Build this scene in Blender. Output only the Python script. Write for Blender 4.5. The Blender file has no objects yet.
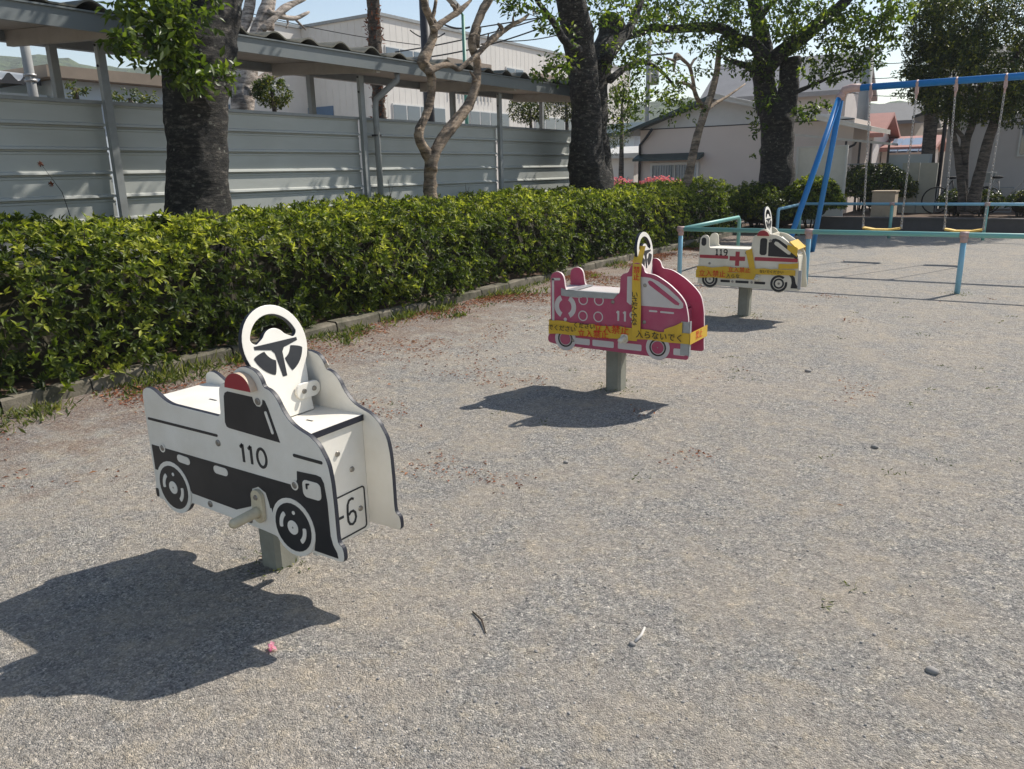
import bpy, math, random
import numpy as np
from mathutils import Vector, Matrix, noise
random.seed(7); rng = np.random.default_rng(7)
R = math.radians
scene = bpy.context.scene
col = scene.collection

# ------------------------------------------------------------------ camera
CX, CY, F, H = 512.0, 384.5, 775.0, 1.45
_y = np.array([528., 224.5, -F]); _x = np.array([-1216., 184.5, -F])
YA = _y/np.linalg.norm(_y); XA = -_x/np.linalg.norm(_x)
XA = XA-YA*XA.dot(YA); XA /= np.linalg.norm(XA); ZA = np.cross(XA, YA)
CM = np.array([XA, YA, ZA])
def _ray(px, py): return CM@np.array([px-CX, -(py-CY), -F])
EYE = np.array([0, 0, H])
def atx(px, py, x): r = _ray(px, py); return EYE+r*(x/r[0])
def aty(px, py, y): r = _ray(px, py); return EYE+r*(y/r[1])
def gnd(px, py, z=0.): r = _ray(px, py); return EYE+r*((z-H)/r[2])
def depth(p): return -(CM.T@(np.array(p)-EYE))[2]

cam = bpy.data.cameras.new('camera'); co = bpy.data.objects.new('camera', cam); col.objects.link(co)
cam.sensor_width = 36; cam.lens = F/1024*36; cam.clip_end = 3000; cam.clip_start = .05
mw = Matrix([list(CM[0])+[0], list(CM[1])+[0], list(CM[2])+[H], [0, 0, 0, 1]]); co.matrix_world = mw
scene.camera = co

# ------------------------------------------------------------------ materials
def newmat(name):
    m = bpy.data.materials.new(name); m.use_nodes = True
    nt = m.node_tree; b = nt.nodes['Principled BSDF']; return m, nt, b
def nd(nt, t, **k):
    n = nt.nodes.new(t)
    for a, v in k.items():
        if a.startswith('i_'): n.inputs[a[2:].replace('_', ' ')].default_value = v
        else: setattr(n, a, v)
    return n
def c4(c): return (c[0], c[1], c[2], 1)
def ramp(nt, pts, interp='LINEAR'):
    n = nt.nodes.new('ShaderNodeValToRGB'); n.color_ramp.interpolation = interp
    el = n.color_ramp.elements
    while len(el) < len(pts): el.new(.5)
    for e, (p, c) in zip(el, pts): e.position = p; e.color = c4(c) if len(c) == 3 else c
    return n
def mix(nt, f, a, b, mode='MIX'):
    n = nt.nodes.new('ShaderNodeMix'); n.data_type = 'RGBA'; n.blend_type = mode
    for s, v in ((0, f), (6, a), (7, b)):
        if isinstance(v, (int, float)): n.inputs[s].default_value = v
        elif isinstance(v, tuple): n.inputs[s].default_value = c4(v)
        else: nt.links.new(v, n.inputs[s])
    return n.outputs[2]
def coords(nt, kind='Object'):
    return nt.nodes.new('ShaderNodeTexCoord').outputs[kind]
def noi(nt, vec, scale, detail=4, rough=.6):
    n = nt.nodes.new('ShaderNodeTexNoise'); n.inputs['Scale'].default_value = scale
    n.inputs['Detail'].default_value = detail; n.inputs['Roughness'].default_value = rough
    nt.links.new(vec, n.inputs['Vector']); return n.outputs['Fac']
def mapping(nt, vec, scale):
    n = nt.nodes.new('ShaderNodeMapping'); n.inputs['Scale'].default_value = scale
    nt.links.new(vec, n.inputs['Vector']); return n.outputs['Vector']
def bump(nt, b, h, strength=.3, dist=.01):
    n = nt.nodes.new('ShaderNodeBump'); n.inputs['Strength'].default_value = strength
    n.inputs['Distance'].default_value = dist; nt.links.new(h, n.inputs['Height'])
    nt.links.new(n.outputs['Normal'], b.inputs['Normal']); return n
def M(name, c, rough=.6, dirt=.25, scale=6., c2=None, metal=0., bmp=0., bscale=80., stretch=(1, 1, 1), spec=.4):
    m, nt, b = newmat(name)
    v = mapping(nt, coords(nt), stretch)
    c2 = c2 or tuple(x*.55 for x in c)
    f = noi(nt, v, scale, 8, .65)
    rp = ramp(nt, [(.38, (0, 0, 0)), (.72, (1, 1, 1))]); nt.links.new(f, rp.inputs[0])
    mt = nt.nodes.new('ShaderNodeMath'); mt.operation = 'MULTIPLY'; mt.inputs[1].default_value = dirt
    nt.links.new(rp.outputs[0], mt.inputs[0])
    nt.links.new(mix(nt, mt.outputs[0], c, c2), b.inputs['Base Color'])
    b.inputs['Roughness'].default_value = rough; b.inputs['Metallic'].default_value = metal
    b.inputs['Specular IOR Level'].default_value = spec
    if bmp: bump(nt, b, noi(nt, v, bscale, 5), bmp, .006)
    return m
def leafmat(name, ca, cb, cc, trans=.45, rough=.4, spec=.35):
    m, nt, b = newmat(name)
    a = nd(nt, 'ShaderNodeAttribute', attribute_name='v')
    rp = ramp(nt, [(0, ca), (.55, cb), (1, cc)]); nt.links.new(a.outputs['Fac'], rp.inputs[0])
    nt.links.new(rp.outputs[0], b.inputs['Base Color'])
    b.inputs['Roughness'].default_value = rough; b.inputs['Specular IOR Level'].default_value = spec
    t = nt.nodes.new('ShaderNodeBsdfTranslucent')
    nt.links.new(mix(nt, 1., rp.outputs[0], (1.5, 1.6, .7), 'MULTIPLY'), t.inputs[0])
    ms = nt.nodes.new('ShaderNodeMixShader'); ms.inputs[0].default_value = trans
    nt.links.new(b.outputs[0], ms.inputs[1]); nt.links.new(t.outputs[0], ms.inputs[2])
    nt.links.new(ms.outputs[0], nt.nodes['Material Output'].inputs[0]); return m

def ramp_(nt, src, pts):
    r = ramp(nt, pts); nt.links.new(src, r.inputs[0]); return r.outputs[0]
# ground: gravel and sand
def ground_mat():
    m, nt, b = newmat('gravel')
    P = nt.nodes.new('ShaderNodeNewGeometry').outputs['Position']
    wp = nt.nodes.new('ShaderNodeVectorMath'); wp.operation = 'ADD'
    nz = nt.nodes.new('ShaderNodeTexNoise'); nz.inputs['Scale'].default_value = 1.3; nz.inputs['Detail'].default_value = 4; nt.links.new(P, nz.inputs['Vector'])
    nt.links.new(P, wp.inputs[0]); nt.links.new(nz.outputs['Color'], wp.inputs[1])
    patch = ramp_(nt, noi(nt, wp.outputs[0], 2.4, 11, .72), [(.38, (0, 0, 0)), (.60, (1, 1, 1))])          # 0 sand, 1 grit
    big = ramp_(nt, noi(nt, P, .5, 6, .62), [(.35, (1.01, 1.03, 1.05)), (.65, (1.15, 1.14, 1.125))])
    sand = ramp_(nt, noi(nt, P, 16, 8, .75), [(.3, (.315, .280, .235)), (.7, (.455, .405, .345))])
    grit = ramp_(nt, noi(nt, P, 30, 8, .8), [(.3, (.225, .222, .215)), (.5, (.325, .312, .295)), (.72, (.43, .408, .375))])
    v1 = nd(nt, 'ShaderNodeTexVoronoi', i_Scale=200.); nt.links.new(P, v1.inputs['Vector'])
    sp = nt.nodes.new('ShaderNodeSeparateColor'); nt.links.new(v1.outputs['Color'], sp.inputs[0])
    r3 = ramp_(nt, sp.outputs[0], [(0, (.30, .30, .31)), (.22, (.64, .67, .66)), (.6, (1.02, 1., .98)), (.88, (1.4, 1.37, 1.32)), (1, (2.0, 1.95, 1.9))])
    v2 = nd(nt, 'ShaderNodeTexVoronoi', i_Scale=85.); nt.links.new(P, v2.inputs['Vector'])
    s2 = nt.nodes.new('ShaderNodeSeparateColor'); nt.links.new(v2.outputs['Color'], s2.inputs[0])
    r4 = ramp_(nt, s2.outputs[1], [(0, (.50, .50, .52)), (.22, (.93, .92, .91)), (.8, (1.03, 1.02, 1.0)), (1, (1.55, 1.5, 1.42))])
    gg = mix(nt, .85, mix(nt, .8, grit, r3, 'MULTIPLY'), r4, 'MULTIPLY'); ss = mix(nt, .35, mix(nt, .35, sand, r3, 'MULTIPLY'), r4, 'MULTIPLY')
    g = mix(nt, 1., mix(nt, patch, ss, gg), big, 'MULTIPLY')
    rs_ = ramp_(nt, noi(nt, P, 7.5, 9, .8), [(.66, (0, 0, 0)), (.78, (.6, .6, .6))]); g = mix(nt, rs_, g, (.22, .135, .095))
    v3 = nd(nt, 'ShaderNodeTexVoronoi', i_Scale=21.); nt.links.new(P, v3.inputs['Vector'])
    r6 = ramp(nt, [(.07, (.45, .44, .44)), (.13, (1, 1, 1))]); nt.links.new(v3.outputs['Distance'], r6.inputs[0]); g = mix(nt, .8, g, r6.outputs[0], 'MULTIPLY')
    n7 = noi(nt, P, 11., 5, .7); r7 = ramp(nt, [(.36, (.90, .895, .90)), (.5, (1, 1, 1)), (.64, (1.1, 1.06, .98))]); nt.links.new(n7, r7.inputs[0]); g = mix(nt, 1., g, r7.outputs[0], 'MULTIPLY')
    # rusty plant dust, mostly by the kerb
    sx = nt.nodes.new('ShaderNodeSeparateXYZ'); nt.links.new(P, sx.inputs[0])
    mr = nd(nt, 'ShaderNodeMapRange'); mr.inputs[1].default_value = -3.2; mr.inputs[2].default_value = -5.3
    mr.inputs[3].default_value = 0.; mr.inputs[4].default_value = .34; nt.links.new(sx.outputs[0], mr.inputs[0])
    n3 = noi(nt, P, 4.5, 9, .78)
    ad = nt.nodes.new('ShaderNodeMath'); ad.operation = 'ADD'; nt.links.new(n3, ad.inputs[0]); nt.links.new(mr.outputs[0], ad.inputs[1])
    r5 = ramp(nt, [(.62, (0, 0, 0)), (.80, (.85, .85, .85))]); nt.links.new(ad.outputs[0], r5.inputs[0])
    fl = ramp_(nt, noi(nt, P, 48, 7, .85), [(.42, (.12, .12, .12)), (.60, (1, 1, 1))])
    g = mix(nt, mix(nt, 1., r5.outputs[0], fl, 'MULTIPLY'), g, (.16, .075, .042))
    nt.links.new(g, b.inputs['Base Color']); b.inputs['Roughness'].default_value = .9; b.inputs['Specular IOR Level'].default_value = .25
    fine = noi(nt, P, 260, 3, .7)
    ma = nt.nodes.new('ShaderNodeMath'); ma.operation = 'MULTIPLY_ADD'; ma.inputs[1].default_value = -.7
    nt.links.new(v1.outputs['Distance'], ma.inputs[0]); nt.links.new(fine, ma.inputs[2])
    mb = nt.nodes.new('ShaderNodeMath'); mb.operation = 'MULTIPLY_ADD'; mb.inputs[1].default_value = 3.
    nt.links.new(noi(nt, P, 22, 6, .7), mb.inputs[0]); nt.links.new(ma.outputs[0], mb.inputs[2])
    bump(nt, b, mb.outputs[0], .9, .010)
    return m
def bark_mat(name, dark, mid, light, ring=26., spots=.5):
    m, nt, b = newmat(name); v = coords(nt)
    vs = mapping(nt, v, (1, 1, 2.2)); f = noi(nt, vs, 9, 10, .8)
    r = ramp(nt, [(.40, dark), (.52, mid), (.68, light)]); nt.links.new(f, r.inputs[0])
    vr = mapping(nt, v, (1, 1, 5.5)); fr = noi(nt, vr, ring*.3, 8, .75)
    rr = ramp(nt, [(.40, (.35, .35, .35)), (.57, (1.45, 1.42, 1.38))]); nt.links.new(fr, rr.inputs[0])
    c = mix(nt, 1., r.outputs[0], rr.outputs[0], 'MULTIPLY')
    vo = nd(nt, 'ShaderNodeTexVoronoi', i_Scale=15., i_Randomness=1.); nt.links.new(v, vo.inputs['Vector'])
    ro = ramp(nt, [(.16, (1, 1, 1)), (.24, (0, 0, 0))]); nt.links.new(vo.outputs['Distance'], ro.inputs[0])
    mm = nt.nodes.new('ShaderNodeMath'); mm.operation = 'MULTIPLY'; mm.inputs[1].default_value = spots; nt.links.new(mix(nt, 1., ro.outputs[0], ramp_(nt, noi(nt, v, 6, 4), [(.45, (0, 0, 0)), (.6, (1, 1, 1))]), 'MULTIPLY'), mm.inputs[0])
    c = mix(nt, mm.outputs[0], c, (.20, .205, .17))
    nt.links.new(c, b.inputs['Base Color']); b.inputs['Roughness'].default_value = .9
    ad = nt.nodes.new('ShaderNodeMath'); ad.operation = 'ADD'; nt.links.new(f, ad.inputs[0]); nt.links.new(fr, ad.inputs[1])
    bump(nt, b, ad.outputs[0], .9, .03); return m

MAT = {}
def mk():
    A = MAT
    A['gravel'] = ground_mat()
    A['hdpe'] = M('white_board', (.80, .77, .70), .42, .5, 4, (.58, .53, .43), bmp=.05, bscale=140)
    A['hdpe_black'] = M('black_core', (.012, .014, .024), .5, .3, 9, (.05, .05, .055))
    A['blackprint'] = M('black_print', (.014, .015, .018), .45, .35, 9, (.05, .05, .05))
    A['redboard'] = M('faded_red_board', (.40, .055, .115), .5, .5, 7, (.46, .15, .20))
    A['redcap'] = M('red_beacon', (.30, .018, .03), .4, .3, 12, (.36, .08, .06))
    A['oldwhite'] = M('yellowed_plastic', (.64, .57, .41), .5, .6, 22, (.40, .32, .2))
    A['beige'] = M('beige_core', (.58, .44, .32), .5, .2, 9)
    A['pinkcore'] = M('pale_pink_core', (.72, .60, .58), .45, .2, 9)
    A['whiteprint'] = M('white_print', (.60, .55, .52), .5, .4, 8, (.42, .38, .35))
    A['cream'] = M('cream_board', (.72, .67, .55), .5, .35, 7, (.46, .42, .31))
    A['redprint'] = M('red_print', (.38, .045, .06), .5, .3, 8)
    A['steel'] = M('bolt_steel', (.30, .29, .27), .4, .5, 60, (.2, .15, .1), metal=.8)
    A['post'] = M('grey_green_post', (.27, .27, .225), .75, .6, 10, (.16, .15, .12), bmp=.2)
    A['yellow'] = M('yellow_tape', (.66, .42, .03), .4, .4, 14, (.52, .28, .04), bmp=.25, bscale=25)
    A['inkred'] = M('red_ink', (.62, .035, .012), .5, .2); A['ink'] = M('black_ink', (.03, .025, .02), .5, .2)
    A['duct'] = M('silver_tape', (.36, .37, .37), .38, .5, 16, (.22, .23, .23), metal=.25, bmp=.5, bscale=30)
    A['lightblue'] = M('light_blue_paint', (.22, .46, .60), .45, .3, 5, (.34, .47, .50))
    A['teal'] = M('teal_paint', (.16, .42, .38), .45, .35, 5, (.34, .44, .38))
    A['clamp'] = M('pinkish_cast_fitting', (.52, .36, .33), .6, .5, 30, (.30, .18, .13))
    A['blue'] = M('blue_paint', (.010, .17, .47), .4, .35, 7, (.04, .24, .50))
    A['chain'] = M('galvanised_chain', (.42, .42, .41), .45, .6, 60, (.25, .16, .1), metal=.5)
    A['seat'] = M('yellow_seat', (.72, .47, .10), .5, .3, 14)
    A['fence'] = M('fence_panel_paint', (.43, .445, .42), .5, .55, 2.2, (.33, .335, .30), stretch=(1, .6, 2), bmp=.03)
    A['frame'] = M('grey_steel_frame', (.29, .305, .305), .5, .45, 6, (.15, .15, .14))
    A['fascia'] = M('fascia_grey_blue', (.155, .175, .18), .5, .4, 4, (.2, .21, .2))
    A['eave'] = M('eave_timber_paint', (.42, .39, .34), .7, .4, 7, (.26, .22, .17))
    A['sheet'] = M('mossy_corrugated_sheet', (.16, .155, .135), .9, .7, 5, (.07, .075, .05), bmp=.4)
    A['kerb'] = M('weathered_concrete', (.19, .165, .125), .9, 1., 5, (.04, .042, .022), bmp=.7, bscale=70)
    A['soil'] = M('leafy_soil', (.085, .06, .04), .95, .6, 9, (.16, .08, .045), bmp=.9, bscale=60)
    A['cherry'] = bark_mat('cherry_bark', (.006, .0055, .005), (.022, .020, .017), (.16, .143, .125), spots=.85)
    A['smooth'] = bark_mat('smooth_tan_bark', (.15, .11, .075), (.24, .185, .135), (.33, .275, .21), 5, .1)
    A['pale'] = bark_mat('pale_bark', (.22, .18, .15), (.38, .33, .29), (.52, .47, .42), 10, .1)
    A['palm'] = bark_mat('fibrous_bark', (.03, .022, .016), (.075, .055, .04), (.15, .11, .08), 40, .0)
    A['greybark'] = bark_mat('grey_bark', (.05, .043, .036), (.10, .085, .072), (.16, .14, .12), 14, .1)
    A['core'] = M('stems_and_dark_core', (.028, .026, .014), .95, .5, 30, (.05, .035, .02), bmp=.8)  # shrub stems, and the dark light-blocking shell added inside the hedge
    A['twig'] = M('twig', (.07, .05, .035), .9, .4, 20)
    A['azalea'] = leafmat('azalea_leaf', (.026, .044, .009), (.115, .155, .020), (.44, .45, .075), .40, .5, .25)
    A['cherryleaf'] = leafmat('cherry_leaf', (.024, .045, .010), (.075, .115, .018), (.26, .30, .045), .52)
    A['sproutleaf'] = leafmat('cherry_sprout_leaf', (.035, .060, .012), (.085, .125, .020), (.22, .27, .045), .42)
    A['darkleaf'] = leafmat('evergreen_leaf', (.014, .027, .008), (.050, .074, .014), (.27, .27, .035), .25, .35)
    A['oliveleaf'] = leafmat('olive_green_leaf', (.03, .05, .012), (.07, .10, .02), (.22, .20, .03), .3)
    A['brownleaf'] = leafmat('dead_leaf', (.10, .032, .018), (.24, .075, .035), (.42, .20, .09), .15, .8)
    A['grass'] = leafmat('weed_leaf', (.035, .055, .012), (.085, .115, .026), (.24, .23, .08), .4)
    A['petal'] = leafmat('azalea_petal', (.55, .08, .22), (.70, .20, .36), (.82, .42, .55), .4)
    A['wallwhite'] = M('off_white_cladding', (.68, .65, .60), .7, .3, .8, (.42, .39, .35))
    A['wallbeige'] = M('beige_render', (.66, .575, .52), .85, .3, 1.2, (.56, .49, .44), bmp=.1)
    A['wallgable'] = M('pale_gable_board', (.60, .60, .59), .8, .25, 1.5)
    A['wallgrey'] = M('grey_mauve_wall', (.50, .455, .43), .85, .25, 1., bmp=.1)
    A['walldark'] = M('dark_wall', (.10, .09, .085), .9, .5, 6, bmp=.4)
    A['palepanel'] = M('frosted_panel', (.66, .64, .58), .5, .45, 3, (.46, .44, .37))
    A['paleblue'] = M('pale_blue_wall', (.62, .69, .74), .7, .3, 1.5, (.50, .56, .60))
    A['shutterblue'] = M('blue_shutter', (.09, .16, .26), .6, .3, 3)
    A['roofred'] = M('salmon_red_roof', (.36, .17, .14), .8, .5, 3, (.27, .13, .11), bmp=.3, bscale=30)
    A['roofgrey'] = M('grey_tiles', (.11, .11, .11), .7, .4, 3, bmp=.4, bscale=25)
    A['rooftan'] = M('tan_roof', (.25, .20, .155), .8, .4, 3)
    A['roofgreen'] = M('dark_green_metal_roof', (.035, .06, .062), .5, .4, 3)
    A['rooflilac'] = M('pale_grey_roof', (.30, .29, .29), .8, .3, 2, bmp=.3, bscale=20)
    A['awning'] = M('pale_awning', (.56, .54, .50), .6, .4, 3)
    A['trimwhite'] = M('white_frame', (.66, .65, .62), .5, .25, 5)
    A['darkmetal'] = M('dark_metal', (.03, .03, .034), .5, .4, 8)
    A['concrete'] = M('concrete_panel', (.44, .43, .38), .9, .5, 3, (.27, .27, .23), bmp=.4)
    A['stone'] = M('tan_stone_pillar', (.46, .37, .27), .9, .4, 6, bmp=.4)
    A['greyshed'] = M('grey_blue_shed', (.40, .44, .46), .7, .3, 2)
    A['pole'] = M('concrete_pole', (.30, .30, .29), .8, .3, 4)
    A['greenpole'] = M('green_lamp_pole', (.10, .27, .20), .5, .3, 4)
    A['wire'] = M('black_wire', (.03, .03, .03), .6, .1)
    A['stonebit'] = M('pebble', (.32, .30, .275), .85, .7, 30, (.18, .17, .16))
    A['stonelight'] = M('light_pebble', (.55, .52, .48), .85, .4, 40)
    A['tread'] = M('tyre_rubber', (.02, .02, .02), .8, .3)
    m, nt, b = newmat('window_glass'); b.inputs['Base Color'].default_value = (.10, .13, .16, 1); b.inputs['Roughness'].default_value = .06
    b.inputs['Specular IOR Level'].default_value = .9; A['glass'] = m
    m, nt, b = newmat('solar_cell'); b.inputs['Base Color'].default_value = (.22, .28, .36, 1); b.inputs['Roughness'].default_value = .15; A['solar'] = m
    m, nt, b = newmat('wooded_hill'); P = nt.nodes.new('ShaderNodeNewGeometry').outputs['Position']
    r = ramp(nt, [(.35, (.025, .045, .018)), (.55, (.06, .09, .03)), (.72, (.12, .14, .05))]); nt.links.new(noi(nt, P, .12, 8, .7), r.inputs[0])
    nt.links.new(r.outputs[0], b.inputs['Base Color']); b.inputs['Roughness'].default_value = 1; bump(nt, b, noi(nt, P, .2, 6), 1., 4.); A['hill'] = m
mk()

# ------------------------------------------------------------------ mesh builder
def wloc(o):
    v = Vector((0, 0, 0))
    while o: v = v+o.location; o = o.parent
    return v
def tag(o, label=None, cat=None, group=None, kind=None):
    if label: o['label'] = label
    if cat: o['category'] = cat
    if group: o['group'] = group
    if kind: o['kind'] = kind
    return o
def root(name, loc, label, cat, group=None):
    o = bpy.data.objects.new(name, None); o.location = loc; o.empty_display_size = .1
    col.objects.link(o); return tag(o, label, cat, group)
class MB:
    def __init__(s): s.v = []; s.f = []; s.m = []; s.sm = []; s.a = []; s.n = 0
    def add(s, verts, faces, mi=0, smooth=False):
        s.v.append(np.asarray(verts, float).reshape(-1, 3))
        for f in faces: s.f.append([i+s.n for i in f]); s.m.append(mi); s.sm.append(smooth)
        s.n += len(verts); return s
    def box(s, a, b, mi=0):
        x0, y0, z0 = [min(p, q) for p, q in zip(a, b)]; x1, y1, z1 = [max(p, q) for p, q in zip(a, b)]
        v = [(x0, y0, z0), (x1, y0, z0), (x1, y1, z0), (x0, y1, z0), (x0, y0, z1), (x1, y0, z1), (x1, y1, z1), (x0, y1, z1)]
        return s.add(v, [(0, 3, 2, 1), (4, 5, 6, 7), (0, 1, 5, 4), (1, 2, 6, 5), (2, 3, 7, 6), (3, 0, 4, 7)], mi)
    def bar(s, p, q, w, h, mi=0, up=(0, 0, 1)):
        p = Vector(p); q = Vector(q); d = (q-p).normalized(); up = Vector(up)
        if abs(d.dot(up)) > .98: up = Vector((0, 1, 0))
        r = d.cross(up).normalized(); u = r.cross(d)
        v = [e+r*(a*w/2)+u*(b*h/2) for e in (p, q) for a, b in ((-1, -1), (1, -1), (1, 1), (-1, 1))]
        return s.add([tuple(x) for x in v], [(3, 2, 1, 0), (4, 5, 6, 7), (0, 1, 5, 4), (1, 2, 6, 5), (2, 3, 7, 6), (3, 0, 4, 7)], mi)
    def tube(s, pts, rad, seg=10, mi=0, caps=True, rough=0., rs=6., smooth=True):
        pts = [Vector(p) for p in pts]; n = len(pts)
        rad = [rad]*n if isinstance(rad, (int, float)) else rad
        d0 = (pts[1]-pts[0]).normalized(); r = d0.orthogonal().normalized(); V = []
        for i in range(n):
            d = (pts[min(i+1, n-1)]-pts[max(i-1, 0)]).normalized()
            r = (r-d*r.dot(d)); r = r.normalized() if r.length > 1e-6 else d.orthogonal().normalized(); u = d.cross(r)
            for k in range(seg):
                a = 2*math.pi*k/seg; o = r*math.cos(a)+u*math.sin(a); rr = rad[i]
                if rough: rr *= 1+rough*noise.noise((pts[i]+o*rad[i])*rs)+rough*.6*noise.noise((pts[i]+o*rad[i])*rs*3.1)
                V.append(tuple(pts[i]+o*rr))
        Fc = [(i*seg+k, i*seg+(k+1) % seg, (i+1)*seg+(k+1) % seg, (i+1)*seg+k) for i in range(n-1) for k in range(seg)]
        if caps: Fc += [tuple(range(seg))[::-1], tuple(range((n-1)*seg, n*seg))]
        return s.add(V, Fc, mi, smooth)
    def quad(s, a, b, c, d, mi=0): return s.add([a, b, c, d], [(0, 1, 2, 3)], mi)
    def prism(s, poly, axis, a, b, mi=0):
        """poly: 2D outline; axis: 'x','y' or 'z' extruded from a to b"""
        def pt(p, t):
            return {'x': (t, p[0], p[1]), 'y': (p[0], t, p[1]), 'z': (p[0], p[1], t)}[axis]
        n = len(poly); v = [pt(p, a) for p in poly]+[pt(p, b) for p in poly]
        return s.add(v, [tuple(range(n))[::-1], tuple(range(n, 2*n))]+[(i, (i+1) % n, n+(i+1) % n, n+i) for i in range(n)], mi)
    def ell(s, c, r, mi=0, seg=12, rings=7):
        V = [];
        for i in range(rings+1):
            t = math.pi*i/rings
            for k in range(seg):
                a = 2*math.pi*k/seg; V.append((c[0]+r[0]*math.sin(t)*math.cos(a), c[1]+r[1]*math.sin(t)*math.sin(a), c[2]+r[2]*math.cos(t)))
        return s.add(V, [(i*seg+k, (i+1)*seg+k, (i+1)*seg+(k+1) % seg, i*seg+(k+1) % seg) for i in range(rings) for k in range(seg)], mi, True)
    def build(s, name, mats, parent=None, origin=None):
        V = np.concatenate(s.v)
        if parent is None and origin is None:
            origin = ((V[:, 0].min()+V[:, 0].max())/2, (V[:, 1].min()+V[:, 1].max())/2, V[:, 2].min())
        off = np.array(wloc(parent)) if parent else np.array(origin)
        me = bpy.data.meshes.new(name); me.from_pydata((V-off).tolist(), [], s.f)
        mats = mats if isinstance(mats, (list, tuple)) else [mats]
        for m in mats: me.materials.append(MAT[m] if isinstance(m, str) else m)
        me.polygons.foreach_set('material_index', s.m); me.polygons.foreach_set('use_smooth', s.sm); me.update()
        o = bpy.data.objects.new(name, me); col.objects.link(o)
        if parent: o.parent = parent
        else: o.location = origin
        return o
def leafobj(name, P, D, N, L, Wd, val, mat, parent=None, origin=(0, 0, 0), fold=.25):
    """many folded leaves: P base, D long axis, N face normal (N x 3), L lengths, Wd widths"""
    n = len(P); D = D/np.linalg.norm(D, axis=1)[:, None]
    N = N-D*(N*D).sum(1)[:, None]; N /= np.linalg.norm(N, axis=1)[:, None]+1e-9; S = np.cross(D, N)
    L = L[:, None]; Wd = Wd[:, None]
    V = np.empty((n, 4, 3)); V[:, 0] = P
    V[:, 1] = P+D*L*.48+S*Wd*.5+N*Wd*fold; V[:, 2] = P+D*L-N*L*.10; V[:, 3] = P+D*L*.48-S*Wd*.5+N*Wd*fold
    off = np.array(wloc(parent)) if parent else np.array(origin)
    V = V.reshape(-1, 3)-off
    me = bpy.data.meshes.new(name); me.vertices.add(4*n); me.vertices.foreach_set('co', V.ravel())
    b = (np.arange(n)*4)[:, None]; T = np.concatenate([b+[0, 1, 2], b+[0, 2, 3]], 1).astype(np.int32)
    me.loops.add(6*n); me.loops.foreach_set('vertex_index', T.ravel())
    me.polygons.add(2*n); me.polygons.foreach_set('loop_start', np.arange(2*n, dtype=np.int32)*3)
    me.polygons.foreach_set('loop_total', np.full(2*n, 3, dtype=np.int32))
    me.update(calc_edges=True)
    at = me.attributes.new('v', 'FLOAT', 'POINT'); at.data.foreach_set('value', np.repeat(val, 4).astype(np.float32))
    me.materials.append(MAT[mat]); o = bpy.data.objects.new(name, me); col.objects.link(o)
    if parent: o.parent = parent
    else: o.location = origin
    return o
def unit(n):
    v = rng.normal(size=(n, 3)); return v/np.linalg.norm(v, axis=1)[:, None]
def rosettes(C, A, k, L, W, spread=1.0, jit=.25):
    """k leaves round every centre C, growing along axis A: returns arrays for leafobj"""
    n = len(C); A = A/np.linalg.norm(A, axis=1)[:, None]
    P = np.repeat(C, k, 0); AA = np.repeat(A, k, 0)
    D = unit(n*k); D = D-AA*(D*AA).sum(1)[:, None]; D /= np.linalg.norm(D, axis=1)[:, None]
    t = rng.uniform(.1, 1.1, (n*k, 1))*spread; D = D*np.sin(t+.35)+AA*np.cos(t+.35)
    N = AA+unit(n*k)*jit
    l = L*rng.uniform(.65, 1.2, n*k); w = W*rng.uniform(.75, 1.2, n*k)
    val = np.clip(np.repeat(rng.beta(2, 2.6, n), k)+rng.normal(0, .14, n*k), 0, 1)
    return P+AA*rng.uniform(-.2, .1, (n*k, 1))*L, D, N, l, w, val
def cat(*a): return [np.concatenate(x) for x in zip(*a)]
def blob(c, r, n, k=7, L=.08, W=.035, droop=.6, shell=.5):
    """leaf clusters filling an uneven ellipsoid"""
    d = unit(n); q = rng.uniform(0, 1, n)**(1/(3+2*shell))
    C = np.array(c)+d*q[:, None]*np.array(r)
    lump = np.array([noise.noise(Vector(x)*(1.6/max(.25, min(r)))) for x in C]); keep = lump > -.12; C = C[keep]; d = d[keep]
    A = d*.6+unit(len(C))*.7+np.array([0, 0, .35-droop]); P, D, N, l, w, v = rosettes(C, A, k, L, W, 1.3, .8)
    N = N*.5+np.array([0, 0, .8])+unit(len(N))*.5; P = P+unit(len(P))*L*.7
    return P, D, N, l, w, v, 
def foliage(parent, blobs, mat, name='crown'):
    return leafobj(name, *cat(*blobs), mat, parent)
PXS = 1.
def pxpath(pts, plane, v):
    out = []; rad = []
    for p in pts:
        vv = v+(p[3] if len(p) > 3 else 0)
        w = (atx if plane == 'x' else aty)(p[0], p[1], vv); out.append(w); rad.append(p[2]*depth(w)/F*PXS)
    return out, rad
def smooth_path(pts, rad, step=3):
    P = [Vector(p) for p in pts]; o = []; r = []
    for i in range(len(P)-1):
        a = P[max(i-1, 0)]; b = P[i]; c = P[i+1]; d = P[min(i+2, len(P)-1)]
        for k in range(step):
            t = k/step
            o.append(.5*((2*b)+(c-a)*t+(2*a-5*b+4*c-d)*t*t+(3*b-a-3*c+d)*t**3)); r.append(rad[i]*(1-t)+rad[i+1]*t)
    o.append(P[-1]); r.append(rad[-1]); return o, r
def limb(mb, pts, plane, v, seg=12, step=4, rough=.12, rs=4.):
    p, r = smooth_path(*pxpath(pts, plane, v), step); mb.tube(p, r, seg, rough=rough, rs=rs); return p, r

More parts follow.
